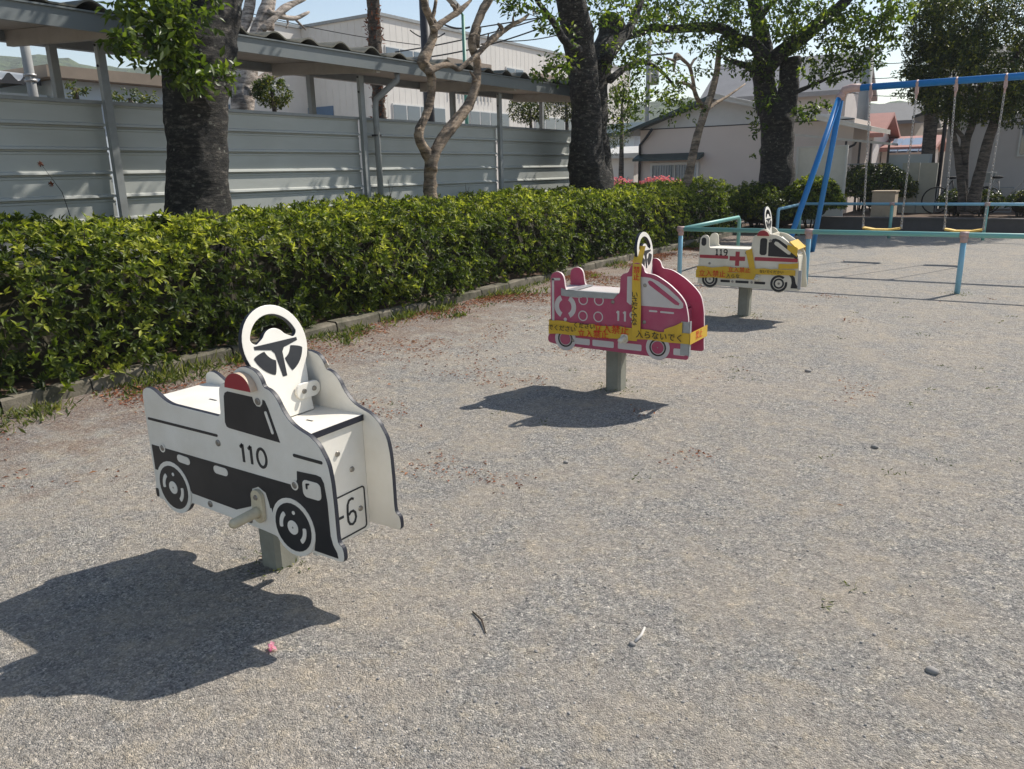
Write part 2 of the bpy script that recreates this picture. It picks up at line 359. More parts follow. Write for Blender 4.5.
# 2D plates: outlines with holes, from filled curves
def plate(loops, t, bev=0.):
    cu = bpy.data.curves.new('tmp', 'CURVE'); cu.dimensions = '2D'; cu.fill_mode = 'BOTH'; cu.extrude = max(t/2-bev, 1e-5)
    cu.bevel_depth = bev; cu.bevel_resolution = 1; cu.offset = -bev
    for lp in loops:
        sp = cu.splines.new('POLY'); sp.points.add(len(lp)-1)
        for q, p in zip(sp.points, lp): q.co = (p[0], p[1], 0, 1)
        sp.use_cyclic_u = True
    return _curve2(cu)
def _curve2(cu):
    ob = bpy.data.objects.new('tmp', cu); col.objects.link(ob)
    dg = bpy.context.evaluated_depsgraph_get(); me = bpy.data.meshes.new_from_object(ob.evaluated_get(dg))
    V = np.array([v.co[:] for v in me.vertices]).reshape(-1, 3); Fc = [tuple(p.vertices) for p in me.polygons]; nz = [p.normal.z for p in me.polygons]
    bpy.data.objects.remove(ob); bpy.data.curves.remove(cu); bpy.data.meshes.remove(me)
    return V, Fc, nz
def addplate(mb, pl, O, U, V, N, mi=0, edge=None):
    v, f, nz = pl; O, U, V, N = [np.array(x, float) for x in (O, U, V, N)]
    w = O+v[:, :1]*U+v[:, 1:2]*V+v[:, 2:3]*N
    flip = np.dot(np.cross(U, V), N) < 0
    for ff, z in zip(f, nz):
        pass
    base = mb.n; mb.v.append(w); mb.n += len(w)
    for ff, z in zip(f, nz):
        g = [i+base for i in ff]; mb.f.append(g[::-1] if flip else g)
        mb.m.append(mi if (edge is None or abs(z) > .75) else edge); mb.sm.append(False)
def textplate(s, size, t, align='CENTER', sx=1., bold=0.):
    cu = bpy.data.curves.new('tmp', 'FONT'); cu.body = s; cu.size = size; cu.extrude = t/2; cu.align_x = align; cu.align_y = 'CENTER'
    cu.space_character = 1.05; cu.offset = bold
    v, f, nz = _curve2(cu); v[:, 0] *= sx; return v, f, nz
def circ(c, r, n=28, a0=0, a1=360, rz=None):
    rz = rz or r
    return [(c[0]+r*math.cos(R(a0+(a1-a0)*i/n)), c[1]+rz*math.sin(R(a0+(a1-a0)*i/n))) for i in range(n+(0 if a1-a0 == 360 else 1))]
def sector(c, r0, r1, a0, a1, n=14):
    return circ(c, r1, n, a0, a1)+circ(c, r0, n, a1, a0)
def pill(a, b, w, n=6):
    a = np.array(a, float); b = np.array(b, float); d = (b-a)/np.linalg.norm(b-a); an = math.degrees(math.atan2(d[1], d[0]))
    return circ(b, w/2, n, an-90, an+90)+circ(a, w/2, n, an+90, an+270)
def stroke(pts, w):
    P = [np.array(p, float) for p in pts]; L = []; Rr = []
    for i in range(len(P)):
        d = P[min(i+1, len(P)-1)]-P[max(i-1, 0)]; d /= np.linalg.norm(d); nn = np.array([-d[1], d[0]])*w/2
        L.append(tuple(P[i]+nn)); Rr.append(tuple(P[i]-nn))
    return L+Rr[::-1]
def rrect(x0, z0, x1, z1, r, n=4):
    return circ((x1-r, z1-r), r, n, 0, 90)+circ((x0+r, z1-r), r, n, 90, 180)+circ((x0+r, z0+r), r, n, 180, 270)+circ((x1-r, z0+r), r, n, 270, 360)

def rnd(P, d=.012):
    for dd in (d, d*.45):
        o = []; n = len(P)
        for i in range(n):
            p = np.array(P[i], float)
            for q in (P[i-1], P[(i+1) % n]):
                v = np.array(q, float)-p; L = np.linalg.norm(v)
                o.append(tuple(p+v*min(.28, dd/max(L, 1e-6))))
        P = o
    return P
# ------------------------------------------------------------------ rocking ride toys
HB = .127; TH = .018                      # inner half width, board thickness
class Toy:
    def __init__(s, name, X0, Y0, label, panel, edge, panellabel=None):
        s.X0, s.Y0 = X0, Y0; s.r = root(name, (X0, Y0, 0), label, 'spring rider'); s.panels = []; s.panel_mat = panel; s.edge = edge
    def side(s, outline):
        pl = plate([rnd(outline)], TH, .0025)
        for sg in (-1, 1):
            mb = MB(); addplate(mb, pl, (s.X0, s.Y0+sg*(HB+TH/2), 0), (1, 0, 0), (0, 0, 1), (0, -1, 0), 0, 1)
            s.panels.append((sg, mb.build('side_panel', [s.panel_mat, s.edge], s.r)))
    def mark(s, name, groups, lvl=1, th=.0015):
        """printed marks on the outside of both boards; groups: list of (loops, material); level lifts it"""
        for sg, pa in s.panels:
            mb = MB(); mats = []
            for loops, mt, lv in groups:
                if mt not in mats: mats.append(mt)
                y = s.Y0+sg*(HB+TH+th*(lv-.5))
                addplate(mb, plate(loops, th), (s.X0, y, 0), (1, 0, 0), (0, 0, 1), (0, -1, 0), mats.index(mt))
            mb.build(name, mats, pa)
    def number(s, name, mk_pl, c, mt):
        for sg, pa in s.panels:
            mb = MB(); y = s.Y0+sg*(HB+TH+.001)
            for pl in mk_pl: addplate(mb, pl, (s.X0+c[0], y, c[1]), (-sg, 0, 0), (0, 0, 1), (0, sg, 0))
            mb.build(name, mt, pa)
    def bolts(s, pos):
        for sg, pa in s.panels:
            for x, z in pos:
                mb = MB(); y = s.Y0+sg*(HB+TH)
                mb.tube([(s.X0+x, y, z), (s.X0+x, y+sg*.003, z), (s.X0+x, y+sg*.005, z)], [.0125, .012, .008], 14, smooth=False)
                mb.tube([(s.X0+x, y+sg*.0045, z), (s.X0+x, y+sg*.0065, z)], .004, 6, smooth=False)
                mb.build('bolt', 'steel', pa)
    def peg(s, x, z0, z1, zp, L, mat='oldwhite'):
        for sg, pa in s.panels:
            mb = MB(); y = s.Y0+sg*(HB+TH); X = s.X0+x
            addplate(mb, plate([pill((0, z0), (0, z1), .055, 8)], .014, .002), (X, y+sg*.0085, 0), (1, 0, 0), (0, 0, 1), (0, -1, 0))
            o = mb.build('footrest', mat, s.r)
            m2 = MB(); m2.tube([(X, y+sg*.01, zp), (X, y+sg*.03, zp), (X, y+sg*(L-.01), zp-.004), (X, y+sg*L, zp-.004)], [.022, .018, .017, .010], 14); m2.build('peg', mat, o)
            for z in (z0, z1):
                m3 = MB(); m3.tube([(X, y+sg*.015, z), (X, y+sg*.020, z)], [.010, .008], 10, smooth=False); m3.build('bolt', 'steel', o)
    def board(s, name, poly, axis_y=(-HB, HB), mats=None):
        mb = MB(); mb.prism([(s.X0+p[0], p[1]) for p in poly], 'y', s.Y0+axis_y[0]+.001, s.Y0+axis_y[1]-.001); return mb.build(name, mats or s.panel_mat, s.r)
    def post(s, x, w=.112, top=.30, dy=.045):
        mb = MB(); b = w/2; c = .016
        poly = [(b-c, -b), (b, -b+c), (b, b-c), (b-c, b), (-b+c, b), (-b, b-c), (-b, -b+c), (-b+c, -b)]
        mb.prism([(s.X0+x+p[0], s.Y0+dy+p[1]) for p in poly], 'z', -.05, top); mb.build('post', 'post', s.r)
        mb = MB(); mb.box((s.X0+x-.11, s.Y0-.10, top), (s.X0+x+.11, s.Y0+.10, top+.012)); mb.build('mounting_plate', 'darkmetal', s.r)
    def steering(s, xb, zb, xt, zc, r, mats=('hdpe', 'hdpe_black', 'blackprint')):
        """pear shaped steering board with a printed wheel, facing the rider and the nose"""
        V = np.array([xt-xb, 0, zc-zb]); ln = np.linalg.norm(V); V = V/ln; U = np.array([0, 1, 0]); N = np.cross(U, V)
        out = circ((0, ln), r, 30, -38, 218)+[(-r*.72, ln-r*1.0), (-r*.66, ln-r*1.35), (-r*.62, 0.), (r*.62, 0.), (r*.66, ln-r*1.35), (r*.72, ln-r*1.0)]
        hole = rnd(circ((0, ln), r*.76, 18, 14, 166)+[(-.60*r, ln+.06*r), (-.50*r, ln+.12*r)]+circ((0, ln), r*.40, 10, 150, 30)+[(.50*r, ln+.12*r), (.60*r, ln+.06*r)], .006)
        mb = MB(); O = np.array([s.X0+xb, s.Y0, zb]); addplate(mb, plate([out, hole], .02, .002), O, U, V, N, 0, 1)
        w = mb.build('steering_board', [mats[0], mats[1]], s.r)
        mb = MB()
        T = [(-.68, .04), (.68, .04), (.68, -.04), (.2, -.14), (.12, -.24), (.065, -.86), (-.065, -.86), (-.12, -.24), (-.2, -.14), (-.68, -.04)]
        for sg in (-1, 1):
            for lp in ([(a*r, ln+b*r) for a, b in T], rnd(sector((0, ln), r*.44, r*.82, 196, 252, 10), .018), rnd(sector((0, ln), r*.44, r*.82, 288, 344, 10), .018)):
                addplate(mb, plate([lp], .0015), O+N*sg*.0108, U, V, N)
        mb.build('wheel_print', mats[2], w)
        return w

def d1(x, h=.04, w=.011, serif=False):
    o = [plate([stroke([(x, h), (x, -h)], w)], .002), plate([stroke([(x-h*.4, h*.62), (x-h*.12, h*.82), (x, h*.98)], w*.9)], .0022)]
    if serif: o.append(plate([stroke([(x-h*.4, -h+w/2), (x+h*.4, -h+w/2)], w)], .0024))
    return o
def d9(x, h=.04, w=.011):
    c = (x, h*.42); o = [plate([circ(c, h*.52+w/2, 20), circ(c, h*.52-w/2, 20)], .002)]
    o.append(plate([stroke([(x+h*.52, h*.42), (x+h*.50, -h*.1), (x+h*.25, -h*.8), (x-h*.25, -h*.95)], w)], .0022)); return o
def shift(pts, dx=0, dz=0): return [(a+dx, b+dz) for a, b in pts]
def police():
    t = Toy('police_car_rider', -2.257, 1.707, 'white and black police car ride-on with red beacons and 110 on its side', 'hdpe', 'hdpe_black')
    wf, wr, rw = (.340, .330), (-.316, .333), .086
    out = [(-.436, .69), (-.42, .705), (-.40, .713), (-.37, .711), (-.34, .697), (-.306, .678), (-.263, .667), (.02, .664), (.022, .70), (.027, .765), (.042, .784), (.07, .79), (.096, .797),
           (.115, .832), (.14, .85), (.168, .859), (.20, .858), (.233, .848), (.252, .825), (.260, .80), (.28, .797), (.296, .79), (.318, .772), (.338, .735), (.371, .70), (.40, .685), (.428, .676), (.455, .668), (.477, .655), (.495, .64), (.506, .623),
           (.527, .59), (.537, .53), (.54, .44), (.54, .335), (.545, .318), (.563, .311), (.566, .262), (.545, .257), (.425, .257)]
    out += circ(wf, .104, 8, -48, -135)+[(.25, .272), (.187, .277), (-.015, .285), (-.215, .290)]+circ(wr, .104, 8, -28, -138)+[(-.41, .262), (-.443, .266), (-.443, .31), (-.436, .34), (-.44, .42), (-.439, .525), (-.438, .645)]
    t.side(out)
    dark = [(-.424, .485), (-.36, .4845), (.349, .483), (.37, .487), (.380, .509), (.383, .537), (.47, .541), (.492, .538), (.503, .52), (.511, .459), (.512, .34), (.52, .31), (.536, .285), (.538, .268), (.43, .268)]+circ(wf, .103, 10, -15, 165)+[(.236, .375), (.23, .372), (.225, .395), (.215, .425), (.18, .44), (.145, .425), (.133, .39), (.128, .356), (.045, .325), (-.205, .332)]+circ(wr, .103, 10, 5, 150)+[(-.424, .384)]
    t.mark('black_livery', [([dark], 'blackprint', 1), ([pill((-.418, .589), (-.015, .59), .010)], 'blackprint', 1), ([pill((.377, .59), (.50, .588), .011)], 'blackprint', 1),
        ([pill((-.253, .461), (-.207, .459), .030)], 'hdpe', 2), ([pill((-.04, .4595), (.008, .459), .030)], 'hdpe', 2),
        ([rrect(.405, .455, .488, .515, .018)], 'hdpe', 2), ([pill((.425, .488), (.425, .50), .008)], 'blackprint', 3), ([pill((.425, .50), (.435, .503), .006)], 'blackprint', 3),
        ([rrect(-.442, .27, -.425, .305, .006)], 'blackprint', 1),
        ([circ((-.355, .483), .017)], 'hdpe', 2), ([circ((.366, .485), .017)], 'hdpe', 2)])
    win = [(.053, .742), (.060, .755), (.075, .762), (.20, .760), (.206, .742), (.218, .731), (.236, .731), (.248, .742), (.252, .758), (.262, .755), (.275, .73), (.315, .622), (.06, .630), (.048, .634), (.042, .648)]
    t.mark('window_print', [([win], 'blackprint', 1), ([pill((.262, .715), (.285, .652), .012)], 'hdpe', 2)])
    for c in (wr, wf):
        t.mark('wheel_print', [([circ(c, rw+.017)], 'hdpe', 2), ([circ(c, rw)], 'blackprint', 3), ([circ(c, .025)], 'hdpe', 4), ([rnd(sector(c, .048, .064, 128, 190, 8), .006)], 'hdpe', 4), ([rnd(sector(c, .048, .064, -52, 10, 8), .006)], 'hdpe', 4), ([circ((c[0]+.01, c[1]+.055), .007, 10)], 'hdpe', 4)])
    def one(x): return plate([stroke([(x, .032), (x, -.032)], .011)], .002), plate([stroke([(x-.013, .020), (x-.004, .028), (x, .032)], .010)], .002)
    nums = [*one(-.05), *one(-.008), plate([circ((.045, 0), .0275, 24, rz=.0375), circ((.045, 0), .0175, 24, rz=.0275)], .002)]
    t.number('number_110', nums, (.17, .550), 'blackprint')
    # red half-round beacons with a pale edge
    for sg, pa in t.panels:
        mb = MB(); lp = circ((.166, .786), .066, 20, 0, 180, rz=.056)
        addplate(mb, plate([lp], .028, .002), (t.X0, t.Y0+sg*(HB+TH+.0145), 0), (1, 0, 0), (0, 0, 1), (0, -1, 0), 0, 1); mb.build('beacon', ['redcap', 'beige'], t.r)
    t.bolts([(.227, .748), (-.012, .563), (-.355, .483), (.366, .485), (-.105, .312), (.115, .302), wf, wr])
    t.peg(.178, .338, .405, .352, .125)
    st = t.board('seat_board', [(-.425, .642), (.015, .642), (.015, .662), (-.425, .662)], mats='hdpe')
    mb = MB(); mb.box((t.X0-.21, t.Y0-.025, .6621), (t.X0-.17, t.Y0-.018, .6632)); mb.build('slot', 'darkmetal', st)
    hb = t.board('bonnet_board', [(.137, .640), (.425, .640), (.425, .660), (.137, .660)], mats='hdpe')
    mb = MB(); mb.box((t.X0+.425, t.Y0-HB+.002, .6395), (t.X0+.4275, t.Y0+HB-.002, .6605)); mb.build('edge_strip', 'hdpe_black', hb)
    mb = MB(); mb.box((t.X0+.30, t.Y0-.018, .6601), (t.X0+.33, t.Y0-.011, .661)); mb.build('slot', 'darkmetal', hb)
    t.board('bulkhead', [(.118, .45), (.136, .45), (.136, .80), (.118, .80)], mats='hdpe')
    fb = t.board('front_board', [(.398, .235), (.418, .235), (.418, .6395), (.398, .6395)], mats='hdpe')
    mb = MB(); U, V, N = (0, 1, 0), (0, 0, 1), (1, 0, 0); O = (t.X0+.419, t.Y0, 0)
    o_, i_ = rrect(-.118, .245, .112, .405, .014), rrect(-.113, .250, .107, .400, .010); addplate(mb, plate([o_, i_], .002), O, U, V, N)
    mb.build('number_plate_frame', 'blackprint', fb)
    six = [(.056, .372), (.047, .377), (.034, .374), (.026, .360), (.023, .33), (.024, .30), (.031, .287), (.043, .282), (.055, .288), (.061, .303), (.059, .320), (.050, .330), (.038, .330), (.028, .322)]
    mb = MB(); addplate(mb, plate([stroke(six, .0085)], .002), O, U, V, N); addplate(mb, plate([stroke([(-.022, .326), (.004, .326)], .009)], .002), O, U, V, N); mb.build('plate_number', 'blackprint', fb)
    for y, z in ((.0, .555), (.06, .48), (-.05, .42), (.086, .325), (-.08, .60)):
        mb = MB(); mb.tube([(t.X0+.418, t.Y0+y, z), (t.X0+.4235, t.Y0+y, z)], [.0105, .008], 12, smooth=False); mb.build('bolt', 'steel', fb)
    t.board('rear_board', [(-.425, .30), (-.407, .30), (-.407, .6415), (-.425, .6415)], mats='hdpe')
    w = t.steering(.224, .6605, .158, .905, .133)
    # bracket with two bolts, bent round the corner
    mb = MB(); addplate(mb, plate([pill((.045, .735), (.098, .735), .055, 8)], .012, .002), (t.X0+.222, t.Y0, 0), U, V, N); b = mb.build('bracket', 'hdpe', t.r)
    for y in (.05, .095):
        mb = MB(); mb.tube([(t.X0+.227, t.Y0+y, .735), (t.X0+.233, t.Y0+y, .735)], [.010, .008], 12, smooth=False); mb.build('bolt', 'steel', b)
    mb = MB(); mb.tube([(t.X0+.27, t.Y0+HB, .815), (t.X0+.27, t.Y0+HB-.004, .815)], .010, 12, smooth=False); mb.build('bolt', 'steel', t.r)
    t.post(-.028, dy=.075)
police()

def tapestrip(mb, P0, P1, h0, h1, y, sg, n=30, sag=.011, mi=0):
    """a tape band from P0 to P1 (x,z = centre line), heights h0..h1, lying on plane y"""
    V = []
    for i in range(n+1):
        t = i/n; x = P0[0]*(1-t)+P1[0]*t; z = P0[1]*(1-t)+P1[1]*t; h = h0*(1-t)+h1*t
        w = sag*noise.noise(Vector((x*7, z*9, 3+y))); w2 = sag*noise.noise(Vector((x*16, z*9, 9+y))); V += [(x, y+sg*abs(w)*.6, z-h/2+w*.9), (x, y+sg*abs(w2)*.6, z+h/2+w2*.9)]
    f = [(2*i, 2*i+2, 2*i+3, 2*i+1) for i in range(n)]
    V2 = [(a, b+sg*.0012, c) for a, b, c in V]; m = len(V)
    mb.add(V2, f, mi); mb.add(V, [q[::-1] for q in f], mi)
def tape_text(parent, s, size, c, y, sg, mat, rot=0., name='lettering', sx=1., bold=0.0004):
    pl = textplate(s, size, .0008, sx=sx, bold=bold); a = R(rot); mb = MB()
    U = np.array([-sg*math.cos(a), 0, math.sin(a)]); V = np.array([sg*math.sin(a), 0, math.cos(a)])
    addplate(mb, pl, (c[0], y, c[1]), U, V, (0, sg, 0)); return mb.build(name, mat, parent)

def truck():
    Y0 = 4.62; X0 = -2.257
    t = Toy('fire_engine_rider', X0, Y0, 'faded red fire engine ride-on wrapped in yellow tape, between the other two rides', 'redboard', 'pinkcore')
    wf, wr = (.396, .366), (-.269, .358)
    out = [(-.407, .322), (-.407, .37), (-.384, .39), (-.383, .77), (-.37, .792), (-.345, .805), (-.315, .806), (-.29, .79), (-.278, .76), (-.272, .71), (-.262, .685), (.115, .68), (.127, .70), (.130, .792), (.14, .81), (.155, .818), (.185, .826),
           (.195, .86), (.213, .883), (.242, .892), (.268, .885), (.287, .865), (.296, .828), (.33, .826), (.368, .819), (.42, .792), (.462, .766), (.51, .727), (.545, .692), (.568, .658), (.580, .61), (.588, .566), (.594, .45), (.596, .36), (.60, .306), (.477, .304)]
    out += circ(wf, .082, 8, -50, -130)+[(.33, .303), (-.205, .309)]+circ(wr, .072, 8, -42, -138)+[(-.33, .312)]
    t.side(out)
    W = 'whiteprint'; rb = 'redboard'
    g = [([rrect(-.372, .40, -.355, .76, .004)], W, 1), ([pill((-.366, .755), (-.315, .757), .016)], W, 1),
         ([sector((-.27, .577), .048, .082, 118, 242)], W, 1), ([sector((-.27, .577), .048, .082, -62, 62)], W, 1), ([circ((-.27, .49), .012, 12)], W, 1),
         ([pill((-.235, .652), (-.15, .652), .017)], W, 1)]
    for c in ((-.135, .632), (-.02, .636), (-.137, .525), (-.024, .527)): g.append(([circ(c, .035), circ(c, .028)], W, 1))
    g += [([pill((.335, .594), (.38, .594), .011)], W, 1), ([pill((.41, .593), (.49, .592), .011)], W, 1)]
    for a, b in (((-.195), -.085), (-.065, .09), (.12, .285), (.50, .575)): g.append(([rrect(a, .330, b, .372, .008)], W, 1))
    t.mark('white_livery', g)
    t.mark('window_print', [([[(.178, .80), (.205, .803), (.30, .803), (.335, .80), (.385, .782), (.45, .745), (.52, .69), (.552, .655), (.553, .63), (.535, .622), (.20, .624), (.178, .64)]], W, 1), ([[(.318, .775), (.33, .785), (.35, .778), (.53, .655), (.525, .642), (.50, .646), (.33, .755)]], rb, 2)])
    for c in (wr, wf):
        t.mark('wheel_print', [([circ(c, .080)], W, 2), ([circ(c, .056), circ(c, .046)], 'ink', 3), ([circ(c, .040)], rb, 4)])
    t.number('number_119', d1(-.055, .032, .013)+d1(-.008, .032, .013)+d9(.045, .032, .012), (.175, .545), W)
    t.bolts([(.08, .632), (.30, .52), (.30, .752), (-.21, .352), wf])
    t.board('seat_board', [(-.375, .66), (.12, .66), (.12, .682), (-.375, .682)], mats='whiteprint')
    t.board('rear_board', [(-.375, .34), (-.355, .34), (-.355, .6595), (-.375, .6595)])
    t.board('bonnet_board', [(.27, .725), (.275, .742), (.50, .60), (.49, .585)], mats='redboard')
    t.board('front_board', [(.49, .33), (.508, .33), (.508, .585), (.49, .585)])
    t.board('bulkhead', [(.212, .45), (.229, .45), (.229, .82), (.212, .82)])
    t.steering(.250, .70, .222, .945, .122); t.post(.018)
    t.peg(.17, .400, .410, .405, .085, 'cream')
    # silver tape over the back of the seat and down the nose
    y0 = Y0-HB-TH-.004
    mb = MB()
    mb.prism([(X0-.30, .650), (X0-.26, .646), (X0+.085, .652), (X0+.115, .687), (X0-.262, .690), (X0-.30, .70)], 'y', y0, y0+.003)
    mb.box((X0-.262, y0, .6865), (X0-.20, Y0+HB, .6905)); mb.box((X0-.262, y0+.001, .6825), (X0+.11, y0+.03, .6885))
    mb.build('silver_tape', 'duct', t.r)
    mb = MB(); mb.box((X0+.545, y0, .335), (X0+.599, y0+.003, .545)); mb.box((X0+.5975, y0, .33), (X0+.603, Y0-HB+.004, .548)); mb.build('silver_tape', 'duct', t.r)
    # yellow keep-out tape round the body
    for sg in (-1, 1):
        y = Y0+sg*(HB+TH+.0085); mb = MB()
        tapestrip(mb, (X0-.392, .447), (X0+.605, .440), .060, .066, y, sg); tapestrip(mb, (X0-.392, .415), (X0+.26, .425), .060, .05, y+sg*.004, sg)
        tapestrip(mb, (X0+.44, .465), (X0+.556, .50), .05, .085, y+sg*.003, sg, 6)
        tp = mb.build('caution_tape', 'yellow', t.r); q = y+sg*.0125
        tape_text(tp, '立入禁止', .062, (X0+.08, .455), q, sg, 'inkred', 0); tape_text(tp, 'ください', .040, (X0-.12, .461), q-sg*.002, sg, 'ink', 0)
        tape_text(tp, '立入禁止', .056, (X0-.05, .410), q+sg*.003, sg, 'inkred', 2); tape_text(tp, 'でください', .042, (X0-.285, .430), q+sg*.003, sg, 'ink', 0)
        tape_text(tp, '入らないでく', .052, (X0+.41, .440), q-sg*.001, sg, 'ink', 0)
    mb = MB(); x = X0+.606; mb.box((x, Y0-HB-TH-.006, .405), (x+.0015, Y0+HB+TH+.006, .478)); x = X0-.392; mb.box((x-.0015, Y0-HB-TH-.006, .405), (x, Y0+HB+TH+.006, .48)); tp = mb.build('caution_tape', 'yellow', t.r)
    mb = MB(); addplate(mb, textplate('禁止', .06, .001), (X0+.6082, Y0, .442), (0, 1, 0), (0, 0, 1), (1, 0, 0)); mb.build('lettering', 'inkred', tp)
    # upright strip hanging from the wheel
    mb = MB(); y = Y0-HB-TH-.016
    pts = [(X0+.232, Y0-.06, .985), (X0+.240, y+.02, .90), (X0+.247, y-.002, .80), (X0+.250, y-.004, .62), (X0+.255, y-.004, .41)]
    V = [];
    for i, p in enumerate(pts): V += [(p[0]-.028, p[1], p[2]), (p[0]+.028+.006*(i % 2), p[1], p[2])]
    mb.add(V, [(2*i, 2*i+1, 2*i+3, 2*i+2) for i in range(4)]); mb.add([(a, b+.0015, c) for a, b, c in V], [(2*i, 2*i+2, 2*i+3, 2*i+1) for i in range(4)])
    tp = mb.build('caution_tape', 'yellow', t.r)
    for s_, z, mt, dx in (('止', .80, 'inkred', 0), ('禁', .845, 'inkred', 0), ('い', .69, 'ink', -.01), ('さ', .655, 'ink', -.01), ('だ', .62, 'ink', -.01), ('く', .585, 'ink', -.01), ('で', .55, 'ink', -.01), ('な', .515, 'ink', -.01)):
        tape_text(tp, s_, .046, (X0+.25+dx, z), y-.006, -1, mt, 0)
truck()

def ambulance():
    Y0 = 7.72; X0 = -2.29
    t = Toy('ambulance_rider', X0, Y0, 'cream ambulance ride-on with a red cross and stripe and yellow tape', 'cream', 'cream')
    d = .033
    wf, wr = (.318+d, .366), (-.36+d, .372)
    out = [(-.486, .322), (-.484, .584), (-.478, .755), (-.465, .79), (-.44, .806), (-.41, .806), (-.39, .79), (-.382, .76), (-.380, .682), (.034, .680), (.045, .79), (.06, .812), (.086, .823), (.10, .855), (.12, .87), (.144, .877), (.17, .87), (.195, .855), (.205, .828), (.25, .825),
           (.294, .815), (.36, .775), (.42, .722), (.455, .68), (.479, .634), (.49, .58), (.495, .50), (.50, .42), (.515, .34), (.517, .306)]
    out = shift(out, d)+[(.40+d, .303)]+circ(wf, .088, 8, -48, -132)+shift([(.25, .303), (-.27, .312)], d)+circ(wr, .09, 8, -40, -140)+[(-.44+d, .318)]
    t.side(out); K = 'blackprint'; Rd = 'redprint'
    g = [([shift(rrect(-.474, .580, -.185, .612, .006), d)], Rd, 1), ([shift(rrect(.075, .574, .478, .610, .006), d)], Rd, 1),
         ([shift([(-.113, .655), (-.073, .655), (-.073, .608), (-.018, .608), (-.018, .566), (-.073, .566), (-.073, .516), (-.113, .516), (-.113, .566), (-.17, .566), (-.17, .608), (-.113, .608)], d)], Rd, 1),
         ([shift(rrect(-.462, .70, -.412, .782, .024), d)], K, 1)]
    for a, b in ((-.25, -.155), (-.10, .03), (.085, .19)): g.append(([shift(rrect(a, .350, b, .374, .006), d)], K, 1))
    g += [([shift([(.405, .455), (.44, .455), (.462, .43), (.475, .375), (.49, .352), (.505, .350), (.505, .328), (.43, .328), (.437, .38), (.43, .42)], d)], K, 1)]
    t.mark('livery', g)
    t.mark('window_print', [([shift(rrect(.118, .63, .185, .79, .022), d)], K, 1), ([shift([(.20, .622), (.198, .752), (.225, .757), (.232, .785), (.262, .79), (.30, .776), (.36, .735), (.42, .68), (.476, .635), (.47, .60), (.44, .615)], d)], K, 1),
        ([shift([(.25, .745), (.262, .762), (.285, .757), (.41, .665), (.405, .645), (.385, .645), (.26, .73)], d)], 'cream', 2)])
    for c in (wr, wf):
        t.mark('wheel_print', [([circ(c, .080), circ(c, .058)], K, 2), ([circ(c, .050), circ(c, .034)], K, 2), ([circ(c, .012, 12)], 'steel', 2), ([sector(c, .057, .081, 15, 50, 6)], 'cream', 3)])
    t.mark('wheel_arch', [([sector(wr, .098, .116, 40, 140, 10)], K, 1)])
    t.number('number_119', d1(-.045, .03, .011, True)+d1(-.003, .03, .011, True)+d9(.042, .03, .011), (-.255+d, .642), K)
    for sg, pa in t.panels:
        mb = MB(); addplate(mb, plate([circ((.146+d, .812), .058, 16, 0, 180, rz=.052)], .02, .002), (X0, Y0+sg*(HB+TH+.010), 0), (1, 0, 0), (0, 0, 1), (0, -1, 0), 0, 1); mb.build('beacon', ['redcap', 'beige'], t.r)
    t.bolts([(-.37+d, .53), (-.01+d, .645), (.33+d, .525), (.215+d, .77), (-.13+d, .362), (.06+d, .362), (.25+d, .455)])
    t.board('seat_board', shift([(-.475, .655), (.03, .655), (.03, .677), (-.475, .677)], d), mats='hdpe')
    t.board('rear_board', shift([(-.475, .34), (-.457, .34), (-.457, .6545), (-.475, .6545)], d))
    t.board('bonnet_board', shift([(.25, .775), (.262, .790), (.455, .64), (.445, .622)], d), mats='hdpe'); t.board('front_board', shift([(.445, .33), (.463, .33), (.463, .622), (.445, .622)], d)); t.board('bulkhead', shift([(.21, .45), (.228, .45), (.228, .83), (.21, .83)], d))
    t.steering(.205, .70, .165, .96, .118); t.post(-.02); t.peg(.15, .405, .415, .41, .085, 'cream')
    mb = MB(); mb.box((X0+.525, Y0-HB-TH-.003, .32), (X0+.553, Y0-HB+.003, .50)); mb.build('silver_tape', 'duct', t.r)
    for sg in (-1, 1):
        y = Y0+sg*(HB+TH+.0085); mb = MB()
        tapestrip(mb, (X0-.47, .425), (X0+.13, .42), .085, .05, y, sg); tapestrip(mb, (X0-.46, .475), (X0+.50, .475), .05, .055, y+sg*.004, sg); tapestrip(mb, (X0+.34, .53), (X0+.52, .54), .045, .05, y+sg*.002, sg, 6)
        tapestrip(mb, (X0+.41, .715), (X0+.505, .665), .045, .085, y+sg*.002, sg, 6)
        V = [(X0+.02, y+sg*.006, .665), (X0+.08, y+sg*.006, .69), (X0+.13, y+sg*.006, .46), (X0+.08, y+sg*.006, .45)]
        mb.quad(*[(a, b, c) for a, b, c in V]); mb.quad(*[(a, b-sg*.001, c) for a, b, c in V][::-1])
        tp = mb.build('caution_tape', 'yellow', t.r)
        tape_text(tp, '立入禁止', .068, (X0-.30, .428), y+sg*.0095, sg, 'inkred', 0); tape_text(tp, '入らな', .045, (X0-.09, .415), y+sg*.0095, sg, 'ink', 0)
        tape_text(tp, '立入禁止', .055, (X0-.03, .478), y+sg*.0135, sg, 'inkred', 0); tape_text(tp, 'ないでください', .032, (X0+.28, .475), y+sg*.0135, sg, 'ink', 0)
    mb = MB(); mb.prism([(X0+.42, .758), (X0+.50, .688), (X0+.507, .694), (X0+.427, .765)], 'y', Y0-HB-TH-.006, Y0+HB+TH+.006); mb.build('caution_tape', 'yellow', t.r)
ambulance()

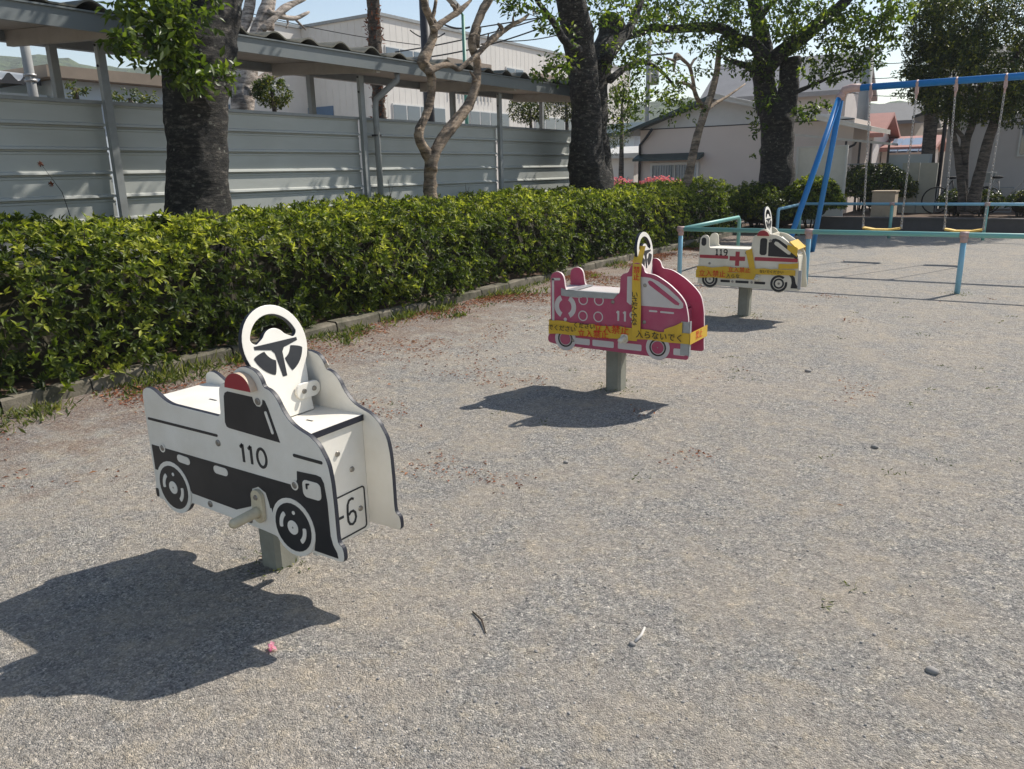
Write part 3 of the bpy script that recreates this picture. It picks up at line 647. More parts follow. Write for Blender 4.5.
# ------------------------------------------------------------------ ground, bed, kerb
def struct(o): return tag(o, kind='structure')
mb = MB(); mb.quad((-900, -300, 0), (900, -300, 0), (900, 1200, 0), (-900, 1200, 0)); g = mb.build('ground', 'gravel', origin=(0, 0, 0)); struct(g)
def strip(mb, xs, zs, y0, y1, n, amp=.01):
    V = []; m = len(xs)
    for i in range(n+1):
        y = y0+(y1-y0)*i/n
        for x, z in zip(xs, zs): V.append((x+amp*noise.noise(Vector((x*3, y*2.5, 1))), y, z+amp*noise.noise(Vector((x*4, y*3, 7)))*(z > .01)))
    mb.add(V, [(i*m+k, i*m+k+1, (i+1)*m+k+1, (i+1)*m+k) for i in range(n) for k in range(m-1)])
mb = MB()
for i in range(33):
    y0_ = -2+i*.6; h_ = .095+.02*noise.noise(Vector((i*1.7, 0, 0))); dx_ = .012*noise.noise(Vector((i*1.3, 5, 0)))
    strip(mb, [-5.60+dx_, -5.59+dx_, -5.47+dx_, -5.452+dx_, -5.44+dx_], [-.03, h_-.004, h_, h_-.014, -.03], y0_+.005, y0_+.593, 8, .012)
struct(mb.build('kerb', 'kerb'))
mb = MB(); mb.box((-5.44, 17.45, -.03), (-4.45, 17.6, .13)); struct(mb.build('kerb', 'kerb'))
mb = MB(); strip(mb, [-7.9, -7.2, -6.5, -5.9, -5.595], [.09, .12, .12, .10, .06], -2, 19.5, 160, .03); struct(mb.build('planting_bed', 'soil'))
mb = MB(); mb.box((-5.59, 17.6, -.02), (-4.0, 19.2, .10)); struct(mb.build('planting_bed', 'soil'))

# pebbles scattered over the gravel (uncountable)
def ico():
    p = (1+5**.5)/2; v = np.array([(-1, p, 0), (1, p, 0), (-1, -p, 0), (1, -p, 0), (0, -1, p), (0, 1, p), (0, -1, -p), (0, 1, -p), (p, 0, -1), (p, 0, 1), (-p, 0, -1), (-p, 0, 1)])/1.9
    f = [(0, 11, 5), (0, 5, 1), (0, 1, 7), (0, 7, 10), (0, 10, 11), (1, 5, 9), (5, 11, 4), (11, 10, 2), (10, 7, 6), (7, 1, 8), (3, 9, 4), (3, 4, 2), (3, 2, 6), (3, 6, 8), (3, 8, 9), (4, 9, 5), (2, 4, 11), (6, 2, 10), (8, 6, 7), (9, 8, 1)]; return v, f
IV, IF = ico()
def pebbles(name, n, mat, lo, hi, seed):
    rg = np.random.default_rng(seed); mb = MB()
    y = .9+rg.uniform(0, 1, n)**1.8*8; x = rg.uniform(-1.05, .72, n)*y*.9-.3; x = np.clip(x, -5.4, 6)
    for i in range(n):
        s = lo+(hi-lo)*rg.uniform()**3; v = IV*np.array([1, rg.uniform(.6, 1), rg.uniform(.4, .75)])*s*rg.uniform(.8, 1.2, (12, 1)); a = rg.uniform(0, 6.3); c_, s_ = math.cos(a), math.sin(a)
        v = np.stack([v[:, 0]*c_-v[:, 1]*s_, v[:, 0]*s_+v[:, 1]*c_, v[:, 2]], 1)+[x[i], y[i], s*.15]; mb.add(v, IF)
    return tag(mb.build(name, mat, origin=(0, 0, 0)), 'loose grey grit and small stones on the gravel', 'gravel', kind='stuff')
pebbles('loose_grit', 5200, 'stonebit', .0018, .0075, 3); pebbles('pale_grit', 3000, 'stonelight', .0014, .005, 4)

# fallen leaves (uncountable) and weeds along the kerb
def litter(n, seed, mode):
    rg = np.random.default_rng(seed)
    if mode == 0:
        y = rg.uniform(1, 15, n*3); x = -5.43+rg.exponential(.36, n*3)
        k = np.array([noise.noise(Vector((a*1.2, b*1.1, 5))) for a, b in zip(x, y)])+rg.normal(0, .12, n*3); s = np.argsort(-k)[:n]; x = x[s]; y = y[s]
    else:
        y = rg.uniform(2.7, 11, n*8); x = rg.uniform(-5.3, -.2, n*8)
        k = np.array([noise.noise(Vector((a*1.9, b*1.9, 9))) for a, b in zip(x, y)])-(x+5)*.11+rg.normal(0, .1, n*8); s = np.argsort(-k)[:n]; x = x[s]; y = y[s]
    P = np.stack([x, y, rg.uniform(.002, .010, n)], 1); D = rg.normal(size=(n, 3)); D[:, 2] *= .12; N = rg.normal(size=(n, 3))*.3; N[:, 2] += 1
    return P, D, N, rg.uniform(.012, .045, n)*(1 if mode == 0 else .7), rg.uniform(.006, .018, n)*(1 if mode == 0 else .8), rg.beta(2, 2, n)
tag(leafobj('leaf_litter', *litter(14000, 11, 0), 'brownleaf'), 'rust brown fallen leaves and bud scales along the foot of the kerb', 'fallen leaves', kind='stuff')
def postdirt():
    P_ = []
    for X_, Y_ in ((-2.285, 1.78), (-2.24, 4.665), (-2.31, 7.765), (-.6, 10.13), (1.08, 10.13)):
        n = 60; a = rng.uniform(0, 6.3, n); r = .06+abs(rng.normal(0, .07, n)); P_.append(np.stack([X_+r*np.cos(a), Y_+r*np.sin(a), np.full(n, .004)], 1))
    P_ = np.concatenate(P_); n = len(P_); D = rng.normal(size=(n, 3)); D[:, 2] = abs(D[:, 2])*.6
    return P_, D, unit(n)*.5+np.array([0, 0, .6]), rng.uniform(.010, .03, n), rng.uniform(.004, .009, n), rng.uniform(0, 1, n)
tag(leafobj('post_weeds', *postdirt(), 'grass'), 'tiny dry weeds round the feet of the ride and rail posts', 'weeds', kind='stuff')
tag(leafobj('leaf_crumbs', *litter(3800, 12, 1), 'brownleaf'), 'small rust brown leaf crumbs scattered over the gravel', 'fallen leaves', kind='stuff')
def weeds():
    out = []
    for i in range(330):
        y = 1.3+(i/330.)**1.25*13.5+rng.uniform(-.1, .1); x = -5.47+abs(rng.normal(0, .24)); n = int(rng.integers(8, 34)); q_ = noise.noise(Vector((x*2, y*1.3, 4)));
        if q_ < -.05: continue
        s = rng.uniform(.025, .085)*(1+q_*1.8)
        C = np.array([x, y, 0])+rng.normal(0, 1, (n, 3))*np.array([.05, .08, 0]); D = rng.normal(0, .8, (n, 3)); D[:, 2] = 1.
        out.append((C, D, unit(n), s*rng.uniform(.5, 1.2, n), np.full(n, .012)*rng.uniform(.6, 1.6, n), np.clip(rng.beta(2, 2, n)+rng.uniform(-.2, .3), 0, 1)))
    for i in range(70):      # tiny tufts out on the gravel
        q = rng.uniform(2.2, 10); x = rng.uniform(-5, 1); n = 9
        C = np.array([x, q, 0])+rng.normal(0, 1, (n, 3))*np.array([.03, .03, 0]); D = rng.normal(0, 1, (n, 3)); D[:, 2] = .5
        out.append((C, D, unit(n), rng.uniform(.012, .03, n), np.full(n, .006), rng.beta(2, 2, n)))
    return cat(*out)
tag(leafobj('kerb_weeds', *weeds(), 'grass', fold=.05), 'thin green weeds and grass growing at the foot of the kerb', 'weeds', kind='stuff')

# ------------------------------------------------------------------ clipped azalea hedge
def hedge_surface(u, y, x0=-5.66, x1=-7.35, top=1.07):
    """u 0..1 walks up the front and over the top"""
    w = .15*noise.noise(Vector((u*2.2, y*.8, 0)))+.17*noise.noise(Vector((u*7, y*2.5, 3)))+.11*noise.noise(Vector((u*15, y*6, 8)))
    hf = .95
    if u > .5: w *= 1-.42*min(1, (u-.5)*4)
    prof = [(x0+.10, .08, (1, 0, -.1)), (x0+.13, .40, (1, 0, .15)), (x0+.03, .75, (1, 0, .35)), (x0-.12, hf+.02, (.8, 0, .8)), (x0-.40, top-.02, (.3, 0, 1)), (-6.5, top, (0, 0, 1)), (-7.0, top, (-.1, 0, 1)), (x1, top-.08, (-.5, 0, 1))]
    t = u*(len(prof)-1); i = min(int(t), len(prof)-2); f = t-i; a, b = prof[i], prof[i+1]
    n = np.array(a[2])*(1-f)+np.array(b[2])*f; n /= np.linalg.norm(n)
    return np.array([a[0]*(1-f)+b[0]*f, y, a[1]*(1-f)+b[1]*f])+n*w, n
hr = root('azalea_hedge', (-6.4, 8, 0), 'long clipped green azalea hedge along the kerb below the grey fence', 'hedge')
C = []; A = []
for y0, y1, den in ((.8, 3, 260), (3, 8, 330), (8, 13, 270), (13, 18.3, 200)):
    for i in range(int((y1-y0)*3.4*den)):
        y = rng.uniform(y0, y1); u = rng.uniform(.0, 1)
        p, n = hedge_surface(u, y); p = p-n*(rng.uniform(0, 1)**1.5*.26-.06)
        if noise.noise(Vector(p)*4.5) < -.30 and rng.uniform() < .8: continue
        C.append(p); A.append(n+rng.normal(0, .38, 3)+np.array([0, 0, .45]))
C = np.array(C); A = np.array(A)
print('rosettes', len(C))
lv = list(rosettes(C, A, 7, .070, .025, 1.05, .35))
lump = np.array([noise.noise(Vector(c)*1.1)*.28+noise.noise(Vector(c)*3.3)*.22 for c in C]); newg = np.clip((C[:, 2]-.75)*.5, -.15, .13); lv[5] = np.clip(lv[5]+np.repeat(lump+newg, 7), 0, 1)
leafobj('foliage', *lv, 'azalea', hr)
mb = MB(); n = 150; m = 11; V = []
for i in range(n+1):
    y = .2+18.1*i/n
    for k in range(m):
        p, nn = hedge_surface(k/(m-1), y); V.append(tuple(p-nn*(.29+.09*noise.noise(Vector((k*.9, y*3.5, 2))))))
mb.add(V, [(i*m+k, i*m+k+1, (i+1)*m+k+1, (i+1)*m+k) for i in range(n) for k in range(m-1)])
mb.build('stems', 'core', hr)  # not single stems: closed dark shell added inside the hedge to block light
mb = MB()
for i in range(420):
    y = rng.uniform(1, 18); p, nn = hedge_surface(rng.uniform(0, .9), y); q = p+nn*rng.uniform(-.02, .05)+rng.normal(0, .03, 3); b = p-nn*.22+rng.normal(0, .08, 3)-np.array([0, 0, .08])
    mb.tube([b, (b+q)/2+rng.normal(0, .015, 3), q], [.005, .004, .002], 4, caps=False)
mb.build('twigs', 'twig', hr)
# hedge end across the back, glossier and darker shrubs behind the ambulance
def shrub(name, c, r, n, mat, label, catg, L=.05, W=.022, k=7, group=None, stemmat='core', extra=None):
    o = root(name, (c[0], c[1], 0), label, catg, group)
    d = unit(n); d[:, 2] = np.abs(d[:, 2])*1.1-.15; q = rng.uniform(.62, 1.03, n)
    lump = np.array([1+.16*noise.noise(Vector(x)*2.2+Vector(c)) for x in d])
    C = np.array(c)+d*(q*lump)[:, None]*np.array(r); A = d+unit(n)*.5+np.array([0, 0, .3])
    l = list(rosettes(C, A, k, L, W, 1.1, .4)); lump2 = np.array([noise.noise(Vector(x)*2)*.3 for x in C]); l[5] = np.clip(l[5]+np.repeat(lump2, k), 0, 1)
    leafobj('foliage', *l, mat, o)
    mb = MB()
    for i in range(9):
        a = rng.uniform(0, 6.3); tip = np.array(c)+np.array([math.cos(a)*r[0], math.sin(a)*r[1], r[2]*.3])*.6
        mb.tube([(c[0]+.05*math.cos(a), c[1]+.05*math.sin(a), 0), tuple((tip+np.array([c[0], c[1], c[2]*.4]))/2), tuple(tip)], [.02, .014, .006], 6)
    mb.ell(c, (r[0]*.55, r[1]*.55, r[2]*.55)); mb.build('stem', stemmat, o)
    return o
shrub('shrub', (-5.35, 18.4, .52), (.75, .7, .62), 1500, 'azalea', 'rounded green shrub at the far end of the clipped hedge', 'shrub', L=.06, W=.026)
shrub('shrub', (-4.15, 18.5, .62), (.70, .6, .62), 1600, 'azalea', 'leafy glossy green shrub at the foot of the black-trunked cherry, beside the blue swing leg', 'shrub', L=.075, W=.034)
shrub('shrub', (-4.75, 17.95, .38), (.9, .4, .42), 1300, 'darkleaf', 'low dark green shrub behind the ambulance ride at the back of the playground', 'shrub', L=.06, W=.026)

# pink flowering azalea behind the hedge
for k, (px, py, rr, lab) in enumerate(((616, 178, .5, 'azalea bush with scattered pink flowers just right of the thick forked cherry trunk'), (660, 177, .55, 'azalea bush covered in pink flowers in front of the low house window'))):
    c = aty(px, py+14, 20.5); c[2] = .68
    o = shrub('flowering_azalea', tuple(c), (.8, .6, .50), 900, 'azalea', lab, 'shrub', L=.06, W=.026, group='pink azaleas')
    n = 330 if k == 0 else 520; d = unit(n); d[:, 2] = np.abs(d[:, 2]); C = c+d*np.array([.82, .62, .54])*rng.uniform(.9, 1.08, (n, 1))
    leafobj('flowers', *rosettes(C, d, 5, .045, .035, 1.2, .2), 'petal', o)

# ------------------------------------------------------------------ steel fence with bicycle shelter behind
XF = -7.55
fr = root('panel_fence', (XF, 9, 0), 'tall pale grey fence of ribbed horizontal steel panels behind the hedge', 'fence')
top = 2.165; pitch = .2205
posts = [-2.6, .95, 4.46, 7.93, 11.15, 14.1]
for a, b in zip(posts[:-1], posts[1:]):
    prof = []
    z = top
    while z > .05:
        prof += [(XF-.030, z-.006), (XF-.030, z-pitch*.10), (XF-.036, z-pitch*.13), (XF-.038, z-pitch*.78), (XF-.014, z-pitch*.83), (XF-.008, z-pitch*.92), (XF-.052, z-pitch*.925), (XF-.052, z-pitch*.995)]; z -= pitch
    mb = MB(); m = len(prof); V = [(x, y, z) for y in (a+.028, b-.028) for x, z in prof]; mb.add(V, [(k+1, k, m+k, m+k+1) for k in range(m-1)])
    V = [(x-.004, y, z) for x, y, z in V]; mb.add(V, [(k, k+1, m+k+1, m+k) for k in range(m-1)])
    mb.build('panel', 'fence', fr)
    mb = MB(); mb.box((XF-.05, a+.02, top-.004), (XF-.006, b-.02, top+.028)); mb.build('top_rail', 'frame', fr)
sh = root('bicycle_shelter', (-8.5, 9, 0), 'long low shelter with grey fascia, steel posts and mossy corrugated roof behind the fence', 'shelter')
XE = -7.16
mb = MB(); mb.box((XE-.03, -3, 2.735), (XE, 14.3, 2.885)); mb.box((XE-.06, -3, 2.885), (XE+.02, 14.3, 2.90)); mb.build('fascia', 'fascia', sh)
mb = MB(); mb.box((-9.26, -3, 2.88), (-9.16, 14.3, 2.985)); mb.build('rear_beam', 'frame', sh)
mb = MB(); ny = 540; V = []
for i in range(ny+1):
    y = -3+17.3*i/ny; a = .055*math.sin(y/.51*2*math.pi)+.012*math.sin(y*9)
    a = max(a, -.01)
    V += [(XE+.02, y, 2.935+a), (-8.2, y, 3.0+a), (-9.35, y, 3.09+a), (XE+.02, y, 2.918+a), (-8.2, y, 2.983+a), (-9.35, y, 3.073+a)]
f = []
for i in range(ny):
    b = 6*i; f += [(b, b+1, b+7, b+6), (b+1, b+2, b+8, b+7), (b+4, b+3, b+9, b+10), (b+5, b+4, b+10, b+11), (b+3, b, b+6, b+9)]
mb.add(V, f); mb.build('roof', 'sheet', sh)
mb = MB(); mb.prism([(-9.3, 2.99), (XE-.062, 2.872), (XE-.062, 2.884), (-9.3, 3.002)], 'y', -3, 14.3); mb.build('soffit', 'eave', sh)
for y in posts[1:]:
    mb = MB(); mb.bar((XF+.03, y, 0), (XF+.03, y, 2.70), .075, .055, up=(1, 0, 0)); mb.build('post', 'frame', sh)
    mb = MB(); mb.bar((-8.55, y+.10, 0), (-8.55, y+.10, 2.80), .075, .075, up=(1, 0, 0)); mb.build('post', 'frame', sh)
    mb = MB(); mb.prism([(-9.15, 2.83), (XE-.04, 2.71), (XE-.04, 2.86), (-9.15, 2.98)], 'y', y-.035, y+.035); mb.build('rafter', 'eave', sh)
    for zz in (2.68, 2.5):
        mb = MB(); mb.tube([(XF+.03, y-.03, zz), (XF+.03, y-.05, zz)], .012, 8); mb.build('bolt', 'darkmetal', sh)
for y in np.arange(-2.2, 15, .88):
    pass
mb = MB(); y = 8.12
mb.tube([(XE-.08, y+.22, 2.74), (XE-.08, y+.22, 2.66), (XF+.10, y+.02, 2.42), (XF+.09, y, 2.30), (XF+.09, y, 0)], .04, 10); o = mb.build('downpipe', 'frame', sh)
mb = MB(); mb.box((XF+.04, y-.05, 1.95), (XF+.125, y+.05, 1.975)); mb.build('pipe_clip', 'darkmetal', o)

# ------------------------------------------------------------------ trees
def tree(name, base, label, catg='tree', group=None): return root(name, (base[0], base[1], 0), label, catg, group)
# 1: thick cherry on the left
b = atx(197, 200, -6.6); t1 = tree('cherry_tree', b, 'thick dark cherry trunk with leafy sprouts rising from the hedge at the left')
mb = MB()
P = [(198, 262, 36), (198, 235, 33), (198, 200, 30.5), (198, 160, 29.5), (197, 120, 29), (196, 92, 31), (199, 62, 35), (207, 35, 29), (215, 8, 25), (222, -25, 23), (240, -80, 21), (252, -150, 17), (262, -230, 12)]
limb(mb, P, 'x', -6.6, 40, 8, .09, 5)
limb(mb, [(196, 85, 26), (187, 55, 24), (178, 25, 20), (166, -15, 17), (150, -70, 15), (130, -140, 11), (118, -210, 7)], 'x', -6.62, 24, 5, .10, 5)
limb(mb, [(232, -40, 14), (270, -80, 11), (320, -130, 8), (380, -160, 5)], 'x', -6.4, 12, 4)
mb.build('trunk', 'cherry', t1)
def pxblob(px, py, rx, ry, plane, v, n, thick=None, **k):
    c = (atx if plane == 'x' else aty)(px, py, v); s = depth(c)/F; q = thick or rx*s
    return blob(c, ((rx*s if plane == 'y' else q), (q if plane == 'y' else rx*s), ry*s), n, **k)
kw = dict(k=5, L=.105, W=.046)
fb = [pxblob(150, 14, 36, 22, 'x', -6.25, 120, .32, **kw), pxblob(190, 8, 24, 22, 'x', -6.15, 60, .25, **kw), pxblob(140, 48, 30, 11, 'x', -6.15, 46, .25, **kw), pxblob(172, 58, 20, 15, 'x', -6.15, 46, .2, **kw), pxblob(190, 78, 20, 16, 'x', -6.12, 40, .15, **kw), pxblob(221, 72, 9, 13, 'x', -6.12, 14, .12, **kw), pxblob(170, 36, 26, 14, 'x', -6.15, 44, .2, **kw)]
foliage(t1, fb, 'sproutleaf', 'sprouts')
fb = [blob((-6.9, 5.4, 4.9), (1.9, 1.9, .9), 420, **kw), blob((-6.3, 7.0, 5.3), (1.3, 1.5, .8), 260, **kw), blob((-7.6, 3.2, 4.9), (1.4, 1.3, .9), 260, **kw)]
foliage(t1, fb, 'cherryleaf')
mb = MB()
for (a, b_) in (((186, 60), (140, 50)), ((186, 60), (128, 42)), ((190, 80), (200, 95)), ((180, 40), (150, 15)), ((205, 70), (222, 82)), ((180, 45), (110, 38))):
    p = atx(*a, -6.25); q = atx(*b_, -6.12); m_ = (p+q)/2+[0, 0, .05]; mb.tube([p, m_, q], [.012, .007, .003], 6)
mb.build('twigs', 'twig', t1)

# crape myrtle, bare and knobbly
b = atx(430, 200, -6.6); cmr = tree('crape_myrtle', b, 'bare forked tree with smooth tan bark and knobbly pruned branches in front of the fence')
mb = MB(); kk = dict(seg=14, step=4, rough=.2, rs=11); PXS = .8
limb(mb, [(431, 245, 9.5), (431, 205, 8.5), (430, 180, 8), (431, 162, 8.5), (425, 150, 6.5), (419, 138, 6), (421, 126, 5.5), (428, 110, 5), (432, 88, 5.2), (430, 72, 6), (423, 62, 8.5), (428, 50, 6), (433, 38, 5), (434, 26, 5.2), (428, 14, 5), (424, 0, 4.6), (420, -25, 4), (412, -60, 3)], 'x', -6.6, **kk)
limb(mb, [(431, 170, 7), (435, 152, 7.2), (446, 134, 7.4), (459, 118, 7), (470, 102, 6.2), (476, 82, 5.6), (477, 62, 5), (472, 46, 5.2), (474, 32, 5), (482, 12, 5.2), (492, -6, 5.4), (504, -32, 4.5), (514, -70, 3)], 'x', -6.55, **kk)
limb(mb, [(428, 72, 5), (440, 66, 3.6), (450, 65, 3.4), (459, 69, 3.2), (468, 62, 3.2), (477, 55, 3), (487, 44, 3.4), (494, 38, 4.5), (502, 32, 3.2), (514, 24, 2.6), (522, 20, 2.4), (529, 14, 1.2)], 'x', -6.45, **kk)
limb(mb, [(433, 30, 4.5), (440, 24, 4), (450, 17, 3.6), (458, 12, 4), (465, 6, 3), (471, 0, 1.6)], 'x', -6.5, **kk)
limb(mb, [(456, 12, 3), (454, 7, 2.5), (451, 5, 1.5)], 'x', -6.5, **kk); limb(mb, [(503, 32, 2.4), (501, 27, 2.6), (498, 24, 1.6)], 'x', -6.45, **kk)
limb(mb, [(478, 48, 2.5), (477, 40, 3.5), (478, 34, 3), (480, 28, 2.2)], 'x', -6.6, **kk); limb(mb, [(431, 22, 2.6), (434, 12, 2.4), (436, 0, 2)], 'x', -6.55, **kk)
limb(mb, [(514, 25, 1.6), (513, 18, 1.4), (516, 12, .8)], 'x', -6.45, **kk)
rs = random.Random(5)
for (x, y, r0) in ((424, 62, 2.2), (459, 69, 1.6), (494, 38, 2), (458, 12, 2), (476, 80, 2), (421, 126, 1.6), (487, 44, 1.6), (434, 26, 2), (420, 128, 1.8), (474, 34, 2)):
    for q in range(2):
        dx, dy = rs.uniform(-8, 8), rs.uniform(-12, 2); limb(mb, [(x, y, r0), (x+dx*.5, y+dy*.6, r0*.8), (x+dx*.8, y+dy, r0*.5)], 'x', -6.52, seg=7, step=2, rough=.2, rs=11)
mb.build('trunk', 'smooth', cmr); PXS = 1.

# 2: double-stemmed cherry in the middle
b = atx(592, 185, -6.65); t2 = tree('cherry_tree', b, 'thick double-stemmed black-barked cherry beside the end of the panel fence')
mb = MB()
limb(mb, [(595, 215, 25), (592, 190, 22), (587, 165, 18), (587, 135, 15), (586, 105, 14.5), (582, 65, 15), (577, 30, 16), (571, 0, 15), (565, -40, 14), (555, -100, 11), (540, -180, 7)], 'x', -6.65, 28, 6, .12, 4)
limb(mb, [(597, 200, 19), (596, 165, 16), (593, 125, 14.5), (594, 90, 13.5), (600, 60, 12.5), (610, 38, 12), (612, 24, 13), (613, 20, 11)], 'x', -6.75, 20, 5, .14, 4)
limb(mb, [(578, 50, 5), (564, 40, 4), (556, 26, 3.4), (546, 12, 2.8), (537, 0, 2.4), (525, -25, 2)], 'x', -6.45, 10, 4)
limb(mb, [(606, 60, 6), (622, 38, 5), (633, 22, 4), (640, 2, 4), (650, -30, 3.5), (665, -80, 3)], 'x', -6.5, 10, 4)
limb(mb, [(610, 80, 4), (628, 66, 3), (645, 62, 2.5), (662, 72, 1.6), (676, 88, 1)], 'x', -6.4, 8, 4); limb(mb, [(575, 70, 3), (562, 66, 2.2), (548, 70, 1.2)], 'x', -6.4, 8, 4)
mb.build('trunk', 'cherry', t2)
kw = dict(k=6, L=.10, W=.048)
fb = [pxblob(a, b_, c_, d, 'x', e, n, th, **kw) for a, b_, c_, d, e, n, th in (
    (620, 58, 24, 16, -6.3, 80, .5), (634, 92, 20, 26, -6.3, 90, .45), (622, 110, 12, 22, -6.3, 44, .3), (668, 84, 20, 14, -6.2, 56, .4), (676, 106, 14, 18, -6.2, 50, .3), (694, 112, 8, 12, -6.2, 16, .25), (650, 62, 20, 8, -6.3, 36, .4),
    (558, 62, 16, 10, -6.3, 30, .3), (549, 74, 12, 8, -6.3, 18, .3), (528, 12, 14, 8, -6.2, 20, .3), (548, 20, 12, 8, -6.2, 14, .3), (524, -6, 26, 8, -6.3, 36, .4), (560, 40, 10, 12, -6.3, 12, .3),
    (630, 14, 34, 18, -6.4, 110, .9), (600, 10, 18, 16, -6.3, 40, .5), (655, 40, 22, 10, -6.3, 40, .5), (512, 4, 10, 6, -6.3, 10, .2))]
fb += [blob((-6.8, 13.5, 5.2), (1.9, 2.2, .9), 650, **kw), blob((-6.6, 11.3, 5.1), (1.3, 1.4, .7), 260, **kw)]
foliage(t2, fb, 'cherryleaf')

# leaning pruned tree
b = atx(686, 195, -6.4); lt = tree('pruned_tree', b, 'slim leaning tan-grey tree with pruned branches in front of the low gabled house')
mb = MB(); kk = dict(seg=10, step=4, rough=.16, rs=6); PXS = .66
limb(mb, [(684, 205, 7.5), (688, 180, 6.8), (694, 150, 6.4), (702, 120, 6), (711, 95, 5.4), (717, 70, 4.6), (719, 50, 3.6), (722, 36, 2.5)], 'x', -6.4, **kk)
limb(mb, [(704, 108, 3.6), (697, 98, 3.4), (693, 88, 3.2), (684, 83, 2.6), (676, 83, 1.6)], 'x', -6.3, **kk)
limb(mb, [(695, 92, 2.6), (692, 76, 2.6), (689, 66, 2.6), (681, 58, 2.6), (676, 55, 3.4), (674, 66, 2.6), (674, 72, 1.4)], 'x', -6.3, **kk); limb(mb, [(680, 58, 2.4), (674, 60, 2), (666, 58, 1.2)], 'x', -6.3, **kk); limb(mb, [(690, 67, 2), (694, 60, 2), (697, 58, 1)], 'x', -6.3, **kk)
limb(mb, [(704, 112, 3.2), (716, 103, 2.6), (728, 96, 1.8), (745, 84, 1)], 'x', -6.4, **kk)
mb.build('trunk', 'smooth', lt); PXS = 1.
foliage(lt, [pxblob(712, 60, 12, 14, 'x', -6.2, 24, .4, **kw), pxblob(730, 52, 12, 8, 'x', -6.2, 14, .3, **kw), pxblob(702, 48, 10, 6, 'x', -6.2, 10, .3, **kw), pxblob(705, 70, 9, 9, 'x', -6.2, 10, .3, **kw)], 'sproutleaf')

# 3: black-trunked cherry behind the swing
y3 = 19.0; b = aty(777, 190, y3); t3 = tree('cherry_tree', b, 'large cherry with black forked trunk and wide crown behind the swing legs')
mb = MB()
limb(mb, [(777, 215, 22), (777, 190, 18), (777, 160, 16), (777, 130, 16), (776, 110, 17), (773, 98, 16)], 'y', y3, 26, 6, .14, 3)
limb(mb, [(770, 112, 13), (765, 90, 11), (763, 68, 10.5), (763, 50, 9.5), (759, 25, 7.5), (753, -5, 6.5), (745, -50, 5.5), (735, -110, 4)], 'y', y3, 18, 5, .12, 3)
limb(mb, [(784, 115, 12), (788, 92, 10), (789, 75, 9.5), (791, 62, 10.5), (791, 58, 9)], 'y', y3+.1, 18, 4, .14, 3)
limb(mb, [(767, 70, 8), (777, 56, 8), (796, 42, 7.5), (815, 27, 6.5), (834, 12, 5.5), (850, -4, 5), (875, -30, 4), (905, -60, 3)], 'y', y3-.2, 14, 5, .12, 3)
limb(mb, [(765, 58, 6.5), (752, 43, 6), (737, 39, 5.5), (722, 29, 5), (701, 27, 4.6), (675, 29, 4.2), (652, 28, 4), (640, 33, 3.6), (620, 40, 2.6), (605, 46, 1.6)], 'y', y3-.5, 12, 5, .12, 3)
limb(mb, [(762, 80, 4), (750, 68, 3.4), (738, 63, 2.8), (724, 58, 1.8)], 'y', y3-.3, 8, 4); limb(mb, [(758, 20, 3.6), (770, 5, 3), (785, -20, 2.6)], 'y', y3-.3, 8, 4)
limb(mb, [(796, 92, 2.4), (815, 84, 1.8), (838, 74, 1.4), (860, 68, .8)], 'y', y3-.6, 8, 4)
mb.build('trunk', 'cherry', t3)
kw = dict(k=6, L=.12, W=.058)
L3 = [(700, 8, 34, 22, 110, .9), (738, 10, 30, 20, 100, .9), (665, 8, 30, 18, 80, .8), (780, 18, 26, 22, 110, .9), (812, 12, 28, 20, 110, .9), (790, 40, 16, 14, 40, .5), (845, 30, 28, 18, 110, .7), (872, 14, 26, 16, 80, .7), (880, 42, 18, 10, 46, .5), (838, 56, 24, 12, 56, .5), (862, 62, 20, 8, 34, .4),
      (828, 78, 16, 6, 24, .35), (808, 66, 10, 10, 20, .3), (855, 78, 10, 4, 8, .2), (745, 40, 20, 10, 40, .5), (728, 46, 18, 10, 30, .5), (742, 66, 12, 12, 22, .4), (720, 26, 20, 10, 40, .5), (690, 36, 20, 8, 30, .5), (640, 22, 22, 14, 50, .6), (640, 48, 14, 8, 16, .4), (900, 10, 16, 12, 26, .5), (892, 28, 10, 8, 12, .3), (758, 128, 7, 12, 12, .25), (757, 108, 6, 8, 9, .2), (760, 60, 12, 14, 20, .4), (806, 112, 12, 8, 20, .25), (822, 108, 10, 6, 12, .25), (757, 156, 5, 5, 4, .2), (770, 84, 14, 26, 20, .5)]
fb = [pxblob(a, b_, c_, d, 'y', y3-.7, int(n*1.5), th, **kw) for a, b_, c_, d, n, th in L3]
fb += [blob((-4.9, 18.8, 5.6), (1.9, 1.3, .6), 200, **kw), blob((-6.6, 19.5, 6.3), (2.4, 1.8, 1.), 380, **kw), blob((-3.6, 19.6, 6.6), (1.8, 1.4, .9), 240, **kw)]  # first blob added above the view to shade the far hedge and trunk
foliage(t3, fb, 'cherryleaf')

